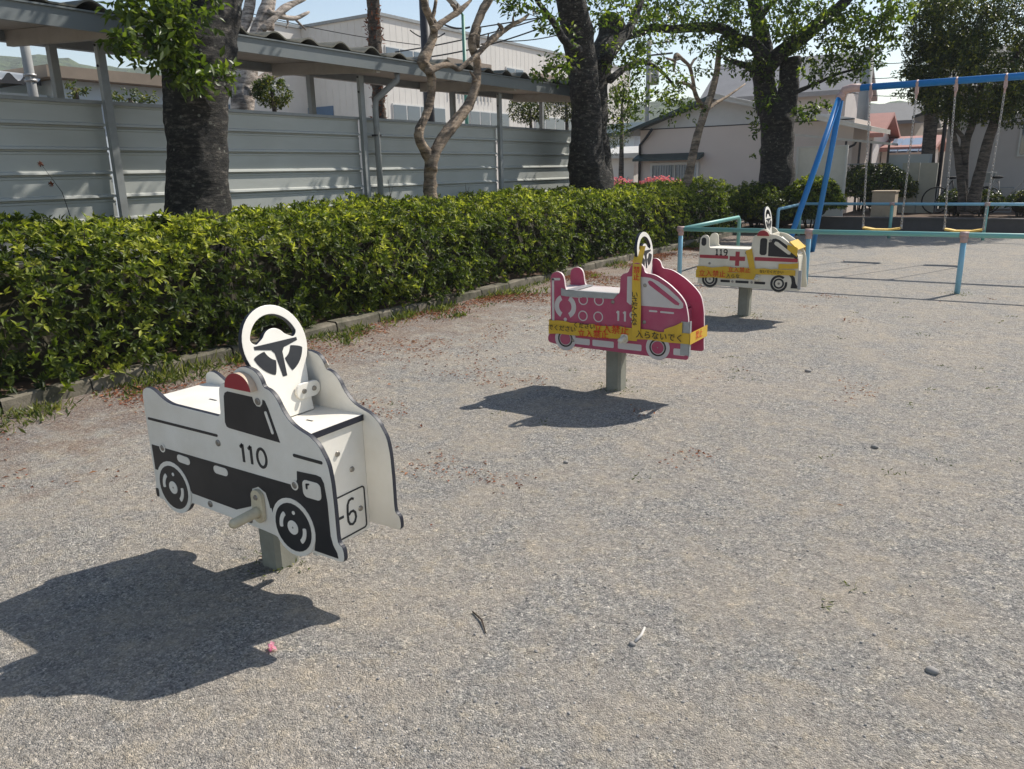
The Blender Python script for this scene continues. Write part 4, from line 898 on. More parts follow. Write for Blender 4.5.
# 4: dense evergreen on the right with several slim stems
y4 = 20.6; b = aty(968, 200, y4); t4 = tree('evergreen_tree', b, 'dense dark green evergreen on slim leaning stems in front of the mauve-grey house')
mb = MB(); kk = dict(seg=12, step=4, rough=.1, rs=4)
limb(mb, [(962, 212, 4.5), (962, 190, 4), (959, 165, 3.4), (957, 150, 3.2), (953, 133, 2.6), (950, 110, 2), (945, 90, 1.6)], 'y', y4, **kk); limb(mb, [(963, 200, 4.4), (964, 178, 4), (966, 145, 3.6), (972, 125, 3.4), (978, 100, 3), (985, 70, 2.6)], 'y', y4+.1, **kk)
limb(mb, [(962, 150, 2.4), (963, 138, 2.2), (955, 128, 1.8), (952, 120, 1.2)], 'y', y4, **kk)
limb(mb, [(972, 212, 7), (976, 190, 6), (982, 166, 5.4), (987, 145, 5), (993, 126, 4.6), (998, 108, 4.2), (1010, 75, 3.4), (1020, 40, 3)], 'y', y4-.1, **kk); limb(mb, [(994, 122, 2.4), (1008, 108, 2), (1024, 93, 1.6), (1040, 80, 1)], 'y', y4-.2, **kk)
mb.build('trunk', 'greybark', t4)
kw = dict(k=7, L=.085, W=.036, droop=.5)
L4 = [(985, 70, 70, 48, 2300, 1.5), (940, 72, 34, 38, 900, .9), (1010, 40, 56, 44, 1400, 1.3), (955, 30, 42, 34, 1100, 1.0), (925, 60, 20, 30, 460, .7), (1015, 105, 40, 22, 420, .9), (965, 112, 28, 14, 200, .6), (918, 88, 12, 14, 60, .4), (905, 72, 9, 5, 14, .3), (900, 92, 9, 5, 14, .3), (916, 38, 12, 14, 70, .4), (1040, 70, 50, 55, 700, 1.2), (935, 10, 26, 14, 160, .7), (980, -5, 60, 25, 600, 1.2)]
fb = [pxblob(a, b_, c_, d, 'y', y4-.2, n, th, **kw) for a, b_, c_, d, n, th in L4]
foliage(t4, fb, 'darkleaf')
# 5: dark straight trunk behind the concrete panels
y5 = 24.; b = aty(929, 200, y5); t5 = tree('dark_tree', b, 'straight dark trunk rising behind the grey concrete wall panels')
mb = MB(); limb(mb, [(926, 205, 7), (928, 160, 6.5), (931, 120, 6.3), (934, 80, 6), (936, 40, 5.4), (940, -10, 4.5)], 'y', y5, **kk); mb.build('trunk', 'greybark', t5)
foliage(t5, [pxblob(936, 30, 30, 28, 'y', y5, 260, 1., **kw), pxblob(948, 70, 22, 20, 'y', y5, 160, .8, **kw), pxblob(940, -10, 40, 25, 'y', y5, 300, 1.2, **kw)], 'oliveleaf')

# 6: pale pruned tree behind the shelter, 7: palm-like trunk, 8: topiary, dark bushes
b = atx(232, 130, -11.); t6 = tree('pruned_tree', b, 'pale stout pruned tree with bare twisted branches behind the shelter roof')
mb = MB(); kk = dict(seg=12, step=4, rough=.22, rs=5); PXS = .74
limb(mb, [(243, 190, 17), (243, 130, 16), (243, 100, 15), (247, 75, 14), (255, 45, 12), (262, 20, 9), (268, 0, 7), (272, -25, 5)], 'x', -11, **kk); limb(mb, [(244, 95, 10), (232, 50, 9), (243, 25, 8), (250, 5, 7), (252, -20, 5)], 'x', -11.2, **kk)
limb(mb, [(246, 92, 9), (256, 86, 8), (268, 76, 7), (282, 72, 5)], 'x', -10.9, **kk); limb(mb, [(262, 30, 5), (280, 12, 5), (292, 4, 4), (305, -1, 2)], 'x', -10.9, **kk); limb(mb, [(268, 12, 4), (283, 17, 3.6), (296, 18, 3), (309, 12, 1.5)], 'x', -10.9, **kk)
limb(mb, [(294, 18, 2), (300, 24, 1.5), (306, 30, 1)], 'x', -10.9, **kk); limb(mb, [(270, 30, 6), (270, 10, 6), (275, -20, 5)], 'x', -11.3, **kk); limb(mb, [(240, 30, 3), (236, 14, 2.4), (238, 0, 2)], 'x', -10.9, **kk); limb(mb, [(283, 12, 2), (288, 22, 1.6), (286, 28, 1)], 'x', -10.9, **kk)
mb.build('trunk', 'pale', t6); PXS = 1.
b = atx(378, 120, -12); t7 = tree('palm_tree', b, 'tall shaggy brown palm trunk behind the shelter')
mb = MB(); p, r = limb(mb, [(382, 190, 6), (380, 120, 6), (377, 80, 6), (375, 40, 6.2), (373, 0, 6), (371, -60, 6)], 'x', -12, 14, 8, .35, 8); mb.build('trunk', 'palm', t7)
n = 500; ii = rng.integers(2, len(p)-1, n); C = np.array([p[i][:] for i in ii])+unit(n)*np.array([.16, .16, .1]); D = unit(n); D[:, 2] = rng.uniform(-.3, 1.1, n)
leafobj('leaf_bases', C, D, unit(n), rng.uniform(.06, .15, n), rng.uniform(.02, .05, n), rng.uniform(0, .4, n), 'brownleaf', t7)
topc = atx(371, -70, -12); n = 26; fr_ = []
for i in range(n):
    a = rng.uniform(0, 6.3); e = rng.uniform(-.3, .9); d = np.array([math.cos(a), math.sin(a), e]); d /= np.linalg.norm(d); c0 = topc+d*.7
    m_ = 16; D = d+unit(m_)*.55; fr_.append((np.repeat(c0[None], m_, 0), D, np.tile([0, 0, 1.], (m_, 1))+unit(m_)*.2, rng.uniform(.4, .6, m_), np.full(m_, .045), rng.beta(2, 2, m_)))
leafobj('fronds', *cat(*fr_), 'darkleaf', t7)
def clipped(name, px, py, rx, ry, X, n, mat, label, catg='tree', group=None, L=.06, W=.03):
    c = atx(px, py, X); s = depth(c)/F; o = tree(name, c, label, catg, group)
    mb = MB(); mb.tube([(c[0], c[1], 0), (c[0]+.05, c[1], c[2]*.6), tuple(c)], [.07, .05, .03], 8, rough=.2); mb.build('trunk', 'greybark', o)
    foliage(o, [blob(c, (rx*s*.8, rx*s, ry*s), n, k=7, L=L, W=W, droop=.3)], mat); return o
clipped('topiary_tree', 272, 92, 20, 14, -10.2, 300, 'oliveleaf', 'small clipped round yellow-green tree behind the fence, left of the shelter downpipe')
clipped('low_tree', 75, 88, 12, 8, -10.6, 26, 'oliveleaf', 'small sparse yellow-leaved tree behind the fence at the far left', L=.05)
clipped('low_bush', 130, 98, 26, 7, -10.6, 60, 'oliveleaf', 'low straggly yellow-green bush just showing over the fence beside the left cherry', 'bush', L=.05)
clipped('dark_bush', 530, 108, 26, 17, -9.6, 420, 'darkleaf', 'dark evergreen bush behind the fence, left of the double-stemmed cherry', 'bush', L=.08)
clipped('dark_bush', 566, 98, 20, 22, -9.6, 380, 'darkleaf', 'dark evergreen tree behind the fence end, just left of the double-stemmed cherry', 'bush', L=.08)
c = aty(622, 118, 24); o = tree('conifer', c, 'dull green feathery conifer between the middle cherry and the low gabled house'); mb = MB(); mb.tube([(c[0], c[1], 0), tuple(c+[0, 0, .6])], [.12, .04], 8); mb.build('trunk', 'greybark', o)
foliage(o, [pxblob(618, 120, 14, 36, 'y', 24, 260, .6, k=7, L=.11, W=.03), pxblob(628, 96, 10, 22, 'y', 24, 110, .4, k=7, L=.11, W=.03)], 'oliveleaf')

# ------------------------------------------------------------------ swing set
YS = 13.3
sw = root('swing_set', (-.9, YS, 0), 'blue steel swing frame with splayed legs at the back right of the playground', 'swing frame')
mb = MB(); xs0, xs1 = -2.52, 2.9
mb.tube([(xs0-.03, YS, 2.56), (xs1, YS, 2.56+.0)], .048, 16); mb.build('top_beam', 'blue', sw)
for X, dx in ((xs0, -1), (xs1, 1)):
    for dy in (-1, 1):
        mb = MB(); top_ = (X+dx*.15, YS+dy*.05, 2.47); foot = (X+dx*.60, YS+dy*.95-(.1 if dy < 0 else 0), -.02)
        mb.tube([top_, foot], .043, 14); mb.build('leg', 'blue', sw)
    mb = MB(); mb.tube([(X+dx*-.12, YS, 2.56), (X+dx*.0, YS, 2.565), (X+dx*.10, YS, 2.54), (X+dx*.15, YS, 2.45)], [.058, .062, .062, .06], 12); mb.tube([(X+dx*.16, YS-.09, 2.42), (X+dx*.13, YS, 2.50), (X+dx*.16, YS+.09, 2.42)], .055, 12); mb.build('corner_fitting', 'clamp', sw)
def chain(mb, p, q, pitch=.042):
    p = Vector(p); q = Vector(q); L = (q-p).length; n = int(L/pitch); d = (q-p)/n; dn = d.normalized()
    a = dn.orthogonal().normalized(); b_ = dn.cross(a)
    for i in range(n):
        c = p+d*(i+.5); s = a if i % 2 else b_; pts = []
        for k in range(8):
            an = 2*math.pi*k/8; pts.append(c+dn*(math.cos(an)*pitch*.68)+s*(math.sin(an)*.014))
        pts.append(pts[0]); mb.tube(pts, .0048, 5, caps=False)
seats = [(-2.25, -1.63, -2.18, -1.64, 'yellow swing seat on chains nearer the blue legs'), (-1.13, -.53, -1.06, -.56, 'yellow swing seat on chains farther right, above the concrete-coloured rail post'), ]
for a0, a1, b0, b1, lab in seats:
    r_ = root('swing', ((b0+b1)/2, YS, .48), lab, 'swing', 'swings hanging from the blue beam')
    mb = MB(); xm = (b0+b1)/2; V = []
    sx = [b0+.01, b0+.08, xm-.1, xm+.1, b1-.08, b1-.01]; sz = [.505, .495, .48, .48, .495, .505]
    for i, x in enumerate(sx): V += [(x, YS-.10, sz[i]-.0), (x, YS+.10, sz[i]), (x, YS+.10, sz[i]-.025), (x, YS-.10, sz[i]-.025)]
    mb.add(V, [(4*i+k, 4*i+(k+1) % 4, 4*i+4+(k+1) % 4, 4*i+4+k) for i in range(5) for k in range(4)]+[(3, 2, 1, 0), (20, 21, 22, 23)]); mb.build('seat', 'seat', r_)
    for a, b_ in ((a0, b0), (a1, b1)):
        mb = MB(); chain(mb, (a, YS, 2.36), (b_, YS, .53)); mb.build('chain', 'chain', r_)
        mb = MB(); mb.tube([(a, YS, 2.60), (a, YS+.056, 2.56), (a, YS, 2.50), (a, YS-.056, 2.56), (a, YS, 2.60)], .02, 8); mb.box((a-.022, YS-.03, 2.43), (a+.022, YS+.03, 2.52)); mb.tube([(a, YS-.035, 2.42), (a, YS+.035, 2.42)], .018, 8); mb.box((a-.012, YS-.012, 2.35), (a+.012, YS+.012, 2.44)); mb.build('hanger', 'clamp', r_)
        mb = MB(); mb.tube([(b_, YS, .55), (b_, YS, .49)], [.013, .02], 8); mb.build('shackle', 'chain', r_)
# guard rails
gr = root('guard_rail', (-.6, 10.13, 0), 'teal and light blue tubular guard rail in front of the swings, nearest the camera', 'guard rail')
ZR = .66
def railpost(root_, X, Y, h=ZR):
    mb = MB(); mb.tube([(X, Y, -.02), (X, Y, h-.03)], .030, 14); mb.build('post', 'lightblue', root_)
    mb = MB(); mb.tube([(X, Y, h-.085), (X, Y, h-.02)], .037, 12); mb.tube([(X-.045, Y, h), (X+.045, Y, h)], .037, 12); mb.build('fitting', 'clamp', root_)
xl = -3.93; yb = 17.4
mb = MB(); mb.tube([(xl, 10.13, ZR), (2.75, 10.13, ZR)], .029, 14); mb.build('rail', 'teal', gr)
mb = MB(); mb.tube([(xl, 10.13, ZR), (xl, 12.6, ZR+.01), (xl, 12.66, ZR-.03), (xl, 12.66, -.02)], .029, 12); mb.build('side_rail', 'teal', gr)
for X in (xl, -2.27, -.60, 1.08, 2.75): railpost(gr, X, 10.13)
gb = root('guard_rail', (-.6, yb, 0), 'light blue tubular guard rail behind the swings, beside the low dark wall', 'guard rail')
mb = MB(); mb.tube([(xl-.18, yb, ZR+.01), (2.75, yb, ZR+.01)], .029, 14); mb.build('rail', 'lightblue', gb)
mb = MB(); mb.tube([(xl-.18, yb, ZR), (xl-.1, 15.4, ZR), (xl-.1, 15.35, ZR-.03), (xl-.1, 15.35, -.02)], .029, 12); mb.build('side_rail', 'lightblue', gb)
for X in (xl-.18, -2.35, -.72, 1.0, 2.75):
    mb = MB(); mb.tube([(X, yb, -.02), (X, yb, ZR)], .030, 12); mb.build('post', 'teal', gb)
    mb = MB(); mb.tube([(X-.045, yb, ZR+.01), (X+.045, yb, ZR+.01)], .037, 12); mb.build('fitting', 'clamp', gb)

# ------------------------------------------------------------------ things along the back
mb = MB(); mb.box((-4.0, 18.6, -.02), (7, 18.78, .30)); mb.box((-4.0, 18.58, .30), (7, 18.80, .335)); tag(mb.build('low_wall', 'walldark'), 'low dark stone wall along the back of the playground behind the swings', 'wall')
mb = MB(); mb.box((-4, 18.79, -.02), (7, 24.2, .25)); struct(mb.build('yard_ground', 'soil'))
def bx(name, mat, px0, py0, px1, py1, y, th, label, catg, zb=None):
    a = aty(px0, py0, y); b_ = aty(px1, py1, y); mb = MB(); mb.box((a[0], y, zb if zb is not None else b_[2]), (b_[0], y+th, a[2])); return tag(mb.build(name, mat), label, catg)
# frosted white panel behind the swing leg
r_ = root('privacy_screen', tuple(aty(820, 205, 20.2)*[1, 1, 0]), 'tall white frosted panel screen behind the blue swing legs', 'screen')
a = aty(797, 148, 20.2); b_ = aty(843, 208, 20.2); mb = MB(); mb.box((a[0]+.04, 20.2, .1), (b_[0]-.04, 20.23, a[2])); mb.build('sheet', 'palepanel', r_)
mb = MB(); mb.box((a[0], 20.18, .05), (a[0]+.05, 20.25, a[2]+.03)); mb.box((b_[0]-.05, 20.18, .05), (b_[0], 20.25, a[2]+.03)); mb.box((a[0]+.05, 20.18, a[2]), (b_[0]-.05, 20.25, a[2]+.03)); mb.box((a[0]+.05, 20.18, .06), (b_[0]-.05, 20.25, .12)); mb.build('frame', 'trimwhite', r_)
# stone pillar, round bush, concrete panels
a = aty(874, 192, 20.3); b_ = aty(893, 228, 20.3)
mb = MB(); mb.box((a[0], 20.1, 0), (b_[0], 20.6, a[2])); mb.box((a[0]-.02, 20.08, a[2]), (b_[0]+.02, 20.62, a[2]+.03)); tag(mb.build('stone_pillar', 'stone'), 'square tan stone pillar in front of the round dark bush', 'pillar')
c = aty(878, 200, 21.8); shrub('round_bush', (c[0], c[1], .75), (.85, .7, .72), 1700, 'darkleaf', 'large round dark bush behind the tan stone pillar', 'bush', L=.07, W=.03)
c = aty(862, 175, 22.6); shrub('yellow_bush', (c[0], c[1], 1.0), (.5, .4, .5), 380, 'oliveleaf', 'yellow-green bush behind the round dark bush', 'bush', L=.06, W=.03)
r_ = root('concrete_wall', tuple(aty(918, 225, 22.)*[1, 1, 0]), 'grey concrete panel wall standing before the straight dark trunk', 'wall')
a = aty(903, 163, 22.); b_ = aty(931, 225, 22.); xm = (a[0]+b_[0])/2
for x0, x1, h in ((a[0], xm-.01, a[2]), (xm+.01, b_[0], a[2]-.01)): mb = MB(); mb.box((x0, 22., 0), (x1, 22.12, h)); mb.build('panel', 'concrete', r_)
bx('garden_shed', 'greyshed', 889, 155, 922, 220, 23.2, 1.2, 'plain grey-blue shed behind the concrete panel wall', 'shed', 0)

# right house with downpipe and window
rh = root('grey_house', (1, 24.6, 0), 'mauve-grey rendered house wall behind the evergreen at the right edge', 'house')
xw = aty(949, 120, 24.6)[0]
mb = MB(); mb.box((xw, 24.6, 0), (7, 30, 3.4)); mb.build('wall', 'wallgrey', rh)
mb = MB(); mb.prism([(24.2, 3.2), (24.2, 3.3), (27.3, 4.6), (30.4, 3.3), (30.4, 3.2), (27.3, 4.5)], 'x', xw-.7, 7.5); mb.build('roof', 'roofgrey', rh)
mb = MB(); p = aty(937, 215, 24.5); q = aty(950, 125, 24.5); mb.tube([(xw-.07, 24.5, 0), (xw-.07, 24.5, 2.9), (xw-.45, 24.4, 3.15)], .05, 10); mb.build('downpipe', 'darkmetal', rh)
a = aty(1019, 140, 24.6); mb = MB(); mb.box((a[0], 24.56, 1.55), (a[0]+.9, 24.6, 2.35)); w_ = mb.build('window', 'trimwhite', rh); mb = MB(); mb.box((a[0]+.05, 24.54, 1.6), (a[0]+.85, 24.555, 2.3)); mb.build('pane', 'glass', w_)
mb = MB(); mb.prism([(xw-.75, 2.55), (xw-.15, 2.75), (xw-.15, 2.82), (xw-.75, 2.62)], 'y', 23.4, 26.5); mb.build('canopy', 'darkmetal', rh)
# mesh fence before that house
mf = root('mesh_fence', (-.5, 22.6, 0), 'thin grey wire mesh fence in front of the mauve-grey house', 'fence')
a = aty(938, 188, 22.6); b_ = aty(1014, 186, 22.6); mb = MB()
for z in (.25, a[2]): mb.tube([(a[0], 22.6, z), (b_[0], 22.6, z)], .015, 6)
for x in (a[0], (a[0]+b_[0])/2, b_[0]): mb.tube([(x, 22.6, 0), (x, 22.6, a[2])], .015, 6)
mb.build('frame', 'frame', mf); mb = MB()
for i in range(60): x = a[0]+(b_[0]-a[0])*(i+.5)/60; mb.bar((x, 22.6, .26), (x, 22.6, a[2]), .004, .004)
for i in range(10): z = .3+(a[2]-.3)*i/10; mb.bar((a[0], 22.605, z), (b_[0], 22.605, z), .004, .004)
mb.build('mesh', 'frame', mf)
def bicycle(cx, y, lab, z0=.25, s=1., colr='darkmetal'):
    r_ = root('bicycle', (cx, y, z0), lab, 'bicycle', 'parked bicycles')
    wr_ = .31*s; d = .52*s
    for sx in (-1, 1):
        mb = MB(); pts = [(cx+sx*d+wr_*math.cos(a), y, z0+wr_+wr_*math.sin(a)) for a in np.linspace(0, 2*math.pi, 25)]; mb.tube(pts, .016, 6, caps=False); w = mb.build('wheel', 'tread', r_)
        mb = MB(); [mb.bar((cx+sx*d, y, z0+wr_), (cx+sx*d+(wr_-.01)*math.cos(a), y, z0+wr_+(wr_-.01)*math.sin(a)), .004, .004) for a in np.linspace(0, 6.28, 13)[:-1]]; mb.build('spokes', 'chain', w)
    mb = MB(); A_ = (cx-d, y, z0+wr_); B_ = (cx-.12*s, y, z0+wr_-.05); C_ = (cx-.22*s, y, z0+.78*s); D_ = (cx+d-.16*s, y, z0+.85*s); E_ = (cx+d, y, z0+wr_)
    for p, q in ((A_, B_), (B_, C_), (A_, C_), (B_, D_), (D_, E_)): mb.tube([p, q], .015, 6)
    mb.build('frame', colr, r_)
    mb = MB(); mb.ell((cx-.24*s, y, z0+.84*s), (.12, .06, .035)); mb.build('saddle', 'tread', r_); mb = MB(); mb.tube([(D_[0]-.1, y-.22, D_[2]+.12), (D_[0], y-.1, D_[2]+.1), (D_[0], y, D_[2]), (D_[0], y+.1, D_[2]+.1), (D_[0]-.1, y+.22, D_[2]+.12)], .012, 6); mb.build('handlebar', 'chain', r_)
    mb = MB(); bxx = D_[0]+.12; mb.prism([(bxx-.1, z0+.72*s), (bxx+.14, z0+.72*s), (bxx+.18, z0+.95*s), (bxx-.14, z0+.95*s)], 'y', y-.14, y+.14); mb.build('basket', 'frame', r_)
bicycle(aty(960, 205, 21.8)[0], 21.8, 'dark bicycle parked behind the slim stems of the evergreen')
bicycle(aty(1006, 205, 21.6)[0], 21.6, 'silver bicycle parked by the mesh fence at the right edge', colr='chain')
for i, (px, lab) in enumerate(((955, 'low leafy plant behind the low dark wall, left of the leaning stem'), (985, 'low leafy plant behind the low dark wall, right of the leaning stem'), (1022, 'low leafy plant behind the low dark wall at the right edge'))):
    c = aty(px, 205, 20.9); shrub('low_plant', (c[0], c[1], .5), (.38, .3, .34), 170, 'darkleaf', lab, 'plant', L=.08, W=.03, k=6, group='plants behind the low wall')

# low gabled house
gh = root('gabled_house', (-8, 26, 0), 'low beige gabled house with dark green roof edge behind the hedge', 'house')
Y2 = 25.0; k_ = 25/24
xL = aty(640, 150, Y2)[0]; xR = aty(852, 150, Y2)[0]; xa, za = aty(716, 98, Y2)[0], aty(716, 98, Y2)[2]
zl = aty(628, 134, Y2)[2]; xll = aty(628, 134, Y2)[0]; xrr = aty(872, 150, Y2)[0]; zr = za-(xrr-xa)*(za-zl)/(xa-xll)*.82; zg = aty(726, 125, Y2)[2]
mb = MB(); mb.box((xL, Y2, 0), (xR, Y2+2.6, zg)); mb.build('wall', 'wallbeige', gh)
sl = (za-zl)/(xa-xll); srr = (za-zr)/(xrr-xa)
mb = MB(); mb.prism([(xL, zg), (xR, zg), (xR, max(za-(xR-xa)*srr, zg+.01)), (xa, za-.05), (xL, max(za-.05-(xa-xL)*sl, zg+.01))], 'y', Y2+.01, Y2+2.5); mb.build('gable', 'wallgable', gh)
mb = MB(); mb.box((xL, Y2-.015, zg-.03), (xR, Y2-.001, zg)); mb.build('cladding_trim', 'darkmetal', gh)
mb = MB()
mb.prism([(xll, zl-.05), (xll, zl+.05), (xa, za+.08), (xa, za-.04)], 'y', Y2-.45, Y2+3.); mb.prism([(xa, za-.04), (xa, za+.08), (xrr, zr+.08), (xrr, zr-.0)], 'y', Y2-.45, Y2+3., 1); mb.build('roof', ['roofgreen', 'awning'], gh)
mb = MB(); mb.prism([(xa, za+.081), (xa, za+.13), (xrr, zr+.13), (xrr, zr+.081)], 'y', Y2-.47, Y2+3.); mb.build('roof_sheet', 'awning', gh)
wl = aty(651, 163, Y2); wr2 = aty(698, 196, Y2); mb = MB(); x0, x1, z0, z1 = wl[0], wr2[0], .75, wl[2]
mb.box((x0, Y2-.06, z0), (x0+.07, Y2, z1)); mb.box((x1-.07, Y2-.06, z0), (x1, Y2, z1)); mb.box((x0+.07, Y2-.06, z1-.08), (x1-.07, Y2, z1)); mb.box((x0+.07, Y2-.06, z0), (x1-.07, Y2, z0+.07)); mb.box(((x0+x1)/2-.04, Y2-.06, z0+.07), ((x0+x1)/2+.04, Y2, z1-.08)); w_ = mb.build('window', 'trimwhite', gh)
mb = MB(); mb.box((x0+.07, Y2-.03, z0+.07), ((x0+x1)/2-.04, Y2-.02, z1-.08)); mb.box(((x0+x1)/2+.04, Y2-.03, z0+.07), (x1-.07, Y2-.02, z1-.08)); mb.build('pane', 'glass', w_)
mb = MB(); [mb.box((x0+.1+i*.09, Y2-.075, z0+.05), (x0+.115+i*.09, Y2-.065, z1-.08)) for i in range(int((x1-x0-.15)/.09))]; mb.build('window_bars', 'frame', w_)
a = aty(638, 160, Y2); b_ = aty(704, 156, Y2); mb = MB(); mb.prism([(Y2-.45, a[2]+.02), (Y2, a[2]+.18), (Y2, a[2]+.06), (Y2-.45, a[2]-.05)], 'x', a[0], b_[0]); mb.build('window_canopy', 'roofgreen', gh)
mb = MB(); mb.tube([(xL+.5, Y2-.2, zg-.02), (xL+.25, Y2-.1, zg-.28), (xL+.02, Y2-.06, zg-.5), (xL+.02, Y2-.06, 0)], .045, 8); mb.build('downpipe', 'darkmetal', gh)
# lean-to carport at its right side
cp = root('lean_to', tuple(aty(840, 200, 23)*[1, 1, 0]), 'pale flat lean-to roof on thin posts beside the low gabled house', 'carport')
a = aty(795, 136, 23.); b_ = aty(892, 142, 23.); mb = MB(); mb.prism([(a[0], a[2]), (a[0], a[2]+.06), (b_[0], b_[2]-.02), (b_[0], b_[2]-.08)], 'y', 22.8, 24.1); mb.build('roof', 'awning', cp)
for px in (843, 857, 868, 886): q = aty(px, 170, 23); mb = MB(); mb.bar((q[0], 23.1, 0), (q[0], 23.1, 2.05), .05, .05); mb.build('post', 'darkmetal', cp)
mb = MB(); q0 = aty(843, 170, 23)[0]; q1 = aty(890, 170, 23)[0]; [mb.bar((q0, 23.05, z), (q1, 23.05, z), .03, .03) for z in (1.15, 1.45)]; mb.build('cross_rail', 'frame', cp)
mb = MB(); mb.tube([(q0-.3, 22.9, 1.7), (q0+.25, 22.9, 1.95), (q0+.3, 22.9, 2.05)], .03, 6); mb.build('gutter_pipe', 'darkmetal', cp)
# houses farther back
def house(name, x0, x1, y0, y1, h, roofh, wallm, roofm, label, over=.4, axis='x', wins=()):
    r_ = root(name, ((x0+x1)/2, (y0+y1)/2, 0), label, 'house'); mb = MB(); mb.box((x0, y0, 0), (x1, y1, h)); mb.build('wall', wallm, r_)
    mb = MB(); t = .12
    if axis == 'x':   # ridge along x
        ym = (y0+y1)/2; mb.prism([(y0-over, h-.05), (y0-over, h+t), (ym, h+roofh+t), (y1+over, h+t), (y1+over, h-.05), (ym, h+roofh)], 'x', x0-over, x1+over)
        m2 = MB(); m2.prism([(y0, h), (y1, h), (ym, h+roofh-.03)], 'x', x0+.01, x1-.01)
    else:
        xm = (x0+x1)/2; mb.prism([(x0-over, h-.05), (x0-over, h+t), (xm, h+roofh+t), (x1+over, h+t), (x1+over, h-.05), (xm, h+roofh)], 'y', y0-over, y1+over)
        m2 = MB(); m2.prism([(x0, h), (x1, h), (xm, h+roofh-.03)], 'y', y0+.01, y1-.01)
    mb.build('roof', roofm, r_); m2.build('gable', wallm, r_)
    for wx, wz, ww, wh in wins:
        mb = MB(); mb.box((wx, y0-.05, wz), (wx+ww, y0, wz+wh)); w_ = mb.build('window', 'trimwhite', r_); mb = MB(); mb.box((wx+.05, y0-.07, wz+.05), (wx+ww-.05, y0-.055, wz+wh-.05)); mb.build('pane', 'glass', w_)
    return r_
def hpx(name, px0, px1, pyt, pye, y, dy, wallm, roofm, label, axis='x', wins=0, over=.4):
    """house whose front wall spans px0..px1 at depth y; eave at pye, ridge at pyt"""
    a = aty(px0, pye, y); b_ = aty(px1, pye, y); pm = (px0+px1)/2; h = aty(pm, pye, y)[2]; rz = aty(pm, pyt, y+(dy/2 if axis == 'x' else 0))[2]
    w = [(a[0]+(b_[0]-a[0])*(i+.3)/wins, h-1.7, (b_[0]-a[0])/wins*.5, 1.0) for i in range(wins)]
    return house(name, a[0], b_[0], y, y+dy, h, rz-h, wallm, roofm, label, over, axis, w)
hpx('tall_house', 712, 846, 62, 98, 33, 4, 'wallgrey', 'rooflilac', 'large house with a broad pale grey roof behind the low gabled house', wins=3)
hpx('red_roof_house', 846, 874, 117, 137, 36, 4, 'wallgrey', 'roofred', 'house with a salmon red roof seen past the blue swing legs')
hpx('brown_house', 850, 915, 106, 124, 46, 8, 'rooftan', 'roofgrey', 'brown two-storey house with grey roof behind the red-roofed house', wins=3)
hpx('far_house', 915, 945, 122, 132, 60, 8, 'rooftan', 'rooftan', 'small distant house with tan roof left of the dark evergreen', over=.5)
so = hpx('solar_roof_house', 882, 926, 139, 150, 38, 5, 'wallbeige', 'roofred', 'low salmon-roofed house carrying pale solar panels')
a = aty(888, 147, 37.4); b_ = aty(930, 148, 37.4)
for i in range(4):
    x0 = a[0]+(b_[0]-a[0])*i/4; x1 = a[0]+(b_[0]-a[0])*(i+.93)/4; hz = so.children[0].dimensions[2]
    mb = MB(); zz = aty(905, 151, 37.5)[2]; V = [(x0, 37.3, zz+.0), (x1, 37.3, zz), (x1, 39.0, zz+.55), (x0, 39.0, zz+.55)]
    mb.quad(*V); mb.quad(*[(p[0], p[1], p[2]-.06) for p in V][::-1]); mb.build('solar_panel', 'solar', so)
hpx('teal_roof_house', 596, 634, 126, 136, 34, 6, 'paleblue', 'roofgreen', 'small house with teal roof edge left of the low gabled house')
hpx('pink_house', 630, 640, 139, 142, 40, 4, 'roofred', 'roofred', 'sliver of a pink house left of the low gabled house')
hpx('white_shed', 606, 634, 150, 157, 27, 3, 'wallwhite', 'awning', 'small white shed with a tan roof right of the double-stemmed cherry', wins=1, over=.3)

# white school-like building
wb = root('white_building', (-31, 38, 0), 'off-white flat-roofed building with rows of windows behind the shelter', 'building')
Xb = -27.; zt = 8.72
mb = MB(); mb.box((Xb-5.3, 30, 0), (Xb, 58, zt)); mb.box((Xb-12, 26.5, 0), (Xb-5.31, 58, zt-.02)); mb.build('wall', 'wallwhite', wb)
mb = MB(); mb.box((Xb-5.35, 29.9, zt), (Xb+.1, 58.1, zt+.14)); mb.box((Xb-12, 26.4, zt-.018), (Xb-5.21, 58.1, zt+.13)); mb.build('parapet', 'frame', wb)
mb = MB(); [mb.box((Xb+.001, y, .2), (Xb+.006, y+.02, zt-.01)) for y in np.arange(30.3, 58, .45)]; [mb.box((x, 29.985, .2), (x+.03, 29.999, zt-.01)) for x in np.arange(Xb-5.2, Xb, .45)]; mb.build('cladding_ribs', 'wallwhite', wb)
WU = ((30.3, 33.4, 3), (40.8, 42.7, 2)); WL = ((30.6, 34.8, 4), (37, 41, 4), (44, 49, 4)); WB = ((35.2, 39.3), (43.8, 48.6))
def win_y(y0, y1, z0, z1, n):
    mb = MB(); mb.box((Xb+.0, y0, z0), (Xb+.05, y1, z1)); w_ = mb.build('window', 'trimwhite', wb); mb = MB(); d = (y1-y0)/n
    for i in range(n): mb.box((Xb+.055, y0+d*i+.05, z0+.07), (Xb+.065, y0+d*(i+1)-.05, z1-.07))
    mb.build('pane', 'glass', w_)
for y0, y1, n in WU: win_y(y0, y1, 5.9, 7.45, n)
for y0, y1, n in WL: win_y(y0, y1, 3.2, 4.85, n)
